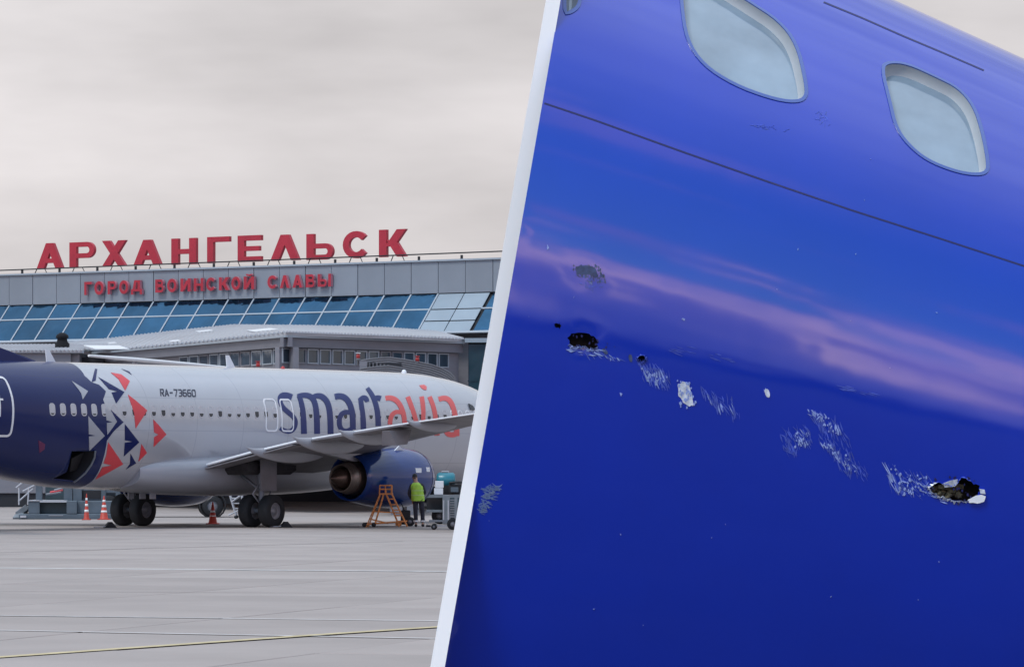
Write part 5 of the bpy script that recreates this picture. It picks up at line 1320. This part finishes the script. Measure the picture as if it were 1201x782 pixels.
# x to the right, y away from the viewer; the worker has the back turned and leans a little to the left
hip = (-.02, 0, .95)
B = [hip, (-.03, .0, 1.12), (-.05, .01, 1.30), (-.07, .02, 1.45), (-.10, .03, 1.555), (-.12, .05, 1.63), (-.13, .06, 1.72),
     (-.11, 0, .90), (-.10, -.01, .50), (-.09, .03, .09), (-.11, .15, .04), (.09, 0, .90), (.13, .06, .50), (.14, .04, .09), (.16, .16, .04),
     (-.25, .02, 1.42), (-.33, .00, 1.16), (-.24, .10, .93), (.12, .02, 1.43), (.21, .03, 1.18), (.06, .12, .98)]
BE = [(0, 1), (1, 2), (2, 3), (3, 4), (4, 5), (5, 6), (0, 7), (7, 8), (8, 9), (9, 10), (0, 11), (11, 12), (12, 13), (13, 14), (3, 15), (15, 16), (16, 17), (3, 18), (18, 19), (19, 20)]
BR = [(.15, .11), (.135, .10), (.155, .115), (.15, .10), .058, (.078, .09), (.072, .085), .085, .058, .04, (.045, .035), .085, .058, .04, (.045, .035), .062, .045, .030, .062, .045, .030]
# hands: palm and five fingers each, closed on the pole
for base, (hx, hy, hz), sgx in ((17, (-.21, .13, .88), 1), (20, (.02, .14, .93), -1)):
    k = len(B); B.append((hx, hy, hz)); BE.append((base, k)); BR.append((.030, .018))
    for f_, (dx_, ln_) in enumerate(((-.026, .066), (-.009, .078), (.009, .074), (.025, .058))):
        j = len(B); B.append((hx+dx_, hy+.022, hz-.035)); B.append((hx+dx_+.012*sgx, hy+.045, hz-.035-ln_*.45)); B.append((hx+dx_+.022*sgx, hy+.022, hz-.035-ln_*.75)); BE.extend([(k, j), (j, j+1), (j+1, j+2)]); BR.extend([.010, .009, .008])
    j = len(B); B.append((hx+.03*sgx, hy+.0, hz-.012)); B.append((hx+.048*sgx, hy+.02, hz-.045)); BE.extend([(k, j), (j, j+1)]); BR.extend([.011, .009])
bd = skinmesh('body', B, BE, BR, M['skin'], wk)
hd_ = MB(); rings = []
for z, rx, ry, oy in ((-.115, .045, .05, .02), (-.09, .062, .078, .015), (-.05, .072, .09, .005), (0, .078, .096, 0), (.05, .077, .095, -.002), (.09, .062, .078, 0), (.115, .03, .04, 0)):
    rings.append([(-.135+rx*math.cos(a), .07+oy+ry*math.sin(a)+(.022 if (abs(math.sin(a)-1) < .06 and -.04 < z < .01) else 0), 1.715+z) for a in [2*math.pi*k/20 for k in range(20)]])
hd_.loft(rings).build('head', M['skin'], bd)
for sx_ in (-1, 1): MB().lathe([(.0, -.010), (.022, -.008), (.026, .004), (0, .008)], 10, (-.135+sx_*.080, .065, 1.705), 'X').build('ear', M['skin'], bd)
cp = []
for z, rx, ry in ((-.01, .084, .102), (.03, .086, .104), (.075, .078, .094), (.11, .05, .062), (.125, .015, .02)): cp.append([(-.135+rx*math.cos(a), .067+ry*math.sin(a), 1.725+z) for a in [2*math.pi*k/20 for k in range(20)]])
MB().loft(cp).build('cap', M['hair'], wk)
MB().loft([[(-.135+x, y, 1.735) for x, y in ((-.07, .13), (.07, .13), (.06, .22), (-.06, .22))], [(-.135+x, y, 1.748) for x, y in ((-.07, .13), (.07, .13), (.06, .22), (-.06, .22))]], smooth=False).build('cap_peak', M['hair'], wk)
skinmesh('hair', [(-.135, .0, 1.715), (-.135, -.0, 1.66)], [(0, 1)], [(.066, .045), (.05, .03)], M['hair'], wk, 1)
skinmesh('jacket', [(-.02, .0, .90), (-.05, .01, 1.25), (-.07, .02, 1.44), (-.245, .02, 1.425), (-.335, .0, 1.17), (-.255, .09, .955), (.12, .02, 1.43), (.215, .03, 1.19), (.085, .115, .995), (-.095, .03, 1.53)],
         [(0, 1), (1, 2), (2, 3), (3, 4), (4, 5), (2, 6), (6, 7), (7, 8), (2, 9)], [(.19, .15), (.175, .13), (.16, .115), .085, .068, .05, .085, .068, .05, (.075, .07)], M['cloth'], wk)
skinmesh('trousers', [(-.02, 0, 1.0), (-.11, 0, .88), (-.105, -.012, .50), (-.09, .02, .13), (.09, 0, .88), (.132, .055, .50), (.142, .035, .13)], [(0, 1), (1, 2), (2, 3), (0, 4), (4, 5), (5, 6)], [(.165, .125), .105, .082, .075, .105, .082, .075], M['cloth'], wk)
for x, y in ((-.095, .03), (.145, .045)):
    skinmesh('boot', [(x, y-.03, .10), (x, y, .05), (x, y+.12, .04)], [(0, 1), (1, 2)], [.062, (.058, .05), (.052, .038)], M['rubber'], wk, 2)
for x, y, z in ((-.092, .018, .20), (.140, .04, .20)): MB().lathe([(.082, -.03), (.087, -.028), (.087, .028), (.082, .03)], 18, (x, y, z)).build('reflective_band', M['refl'], wk)
vr = []
for z, cx_, rx, ry in ((.90, -.02, .225, .185), (1.04, -.03, .228, .188), (1.2, -.045, .22, .175), (1.34, -.06, .228, .17), (1.43, -.068, .215, .155), (1.50, -.08, .15, .12), (1.535, -.09, .085, .08)):
    vr.append([(cx_+rx*math.copysign(abs(math.cos(a))**.8, math.cos(a)), .01+ry*math.sin(a)+.006*math.sin(5*a+z*9), z) for a in [2*math.pi*k/28 for k in range(28)]])
v_ = MB().loft(vr).build('safety_vest', M['vest'], wk)
for i, z in enumerate((1.08, 1.24)): MB().loft([[(-.033-.01*i+(.233-.004*i)*math.copysign(abs(math.cos(a))**.8, math.cos(a)), .01+(.193-.005*i)*math.sin(a), z+d) for a in [2*math.pi*k/28 for k in range(28)]] for d in (0, .035)], caps=False).build('vest_stripe', mat('vest_stripe', (.42, .62, .22), .4) if i == 0 else bpy.data.materials['vest_stripe'], v_)
pole = empty('broom_pole', (wp.x-.08, wp.y+.2, 0), 0, 'thin pale pole slanting down to the right from the hands of the worker', 'pole')
MB().tube([(-.14, -.05, .98), (.40, -.12, .06)], .014, 8).build('pole', M['gpale'], pole); MB().box(.33, -.16, .0, .50, -.08, .07, bev=.01).build('pole_head', M['black'], pole)
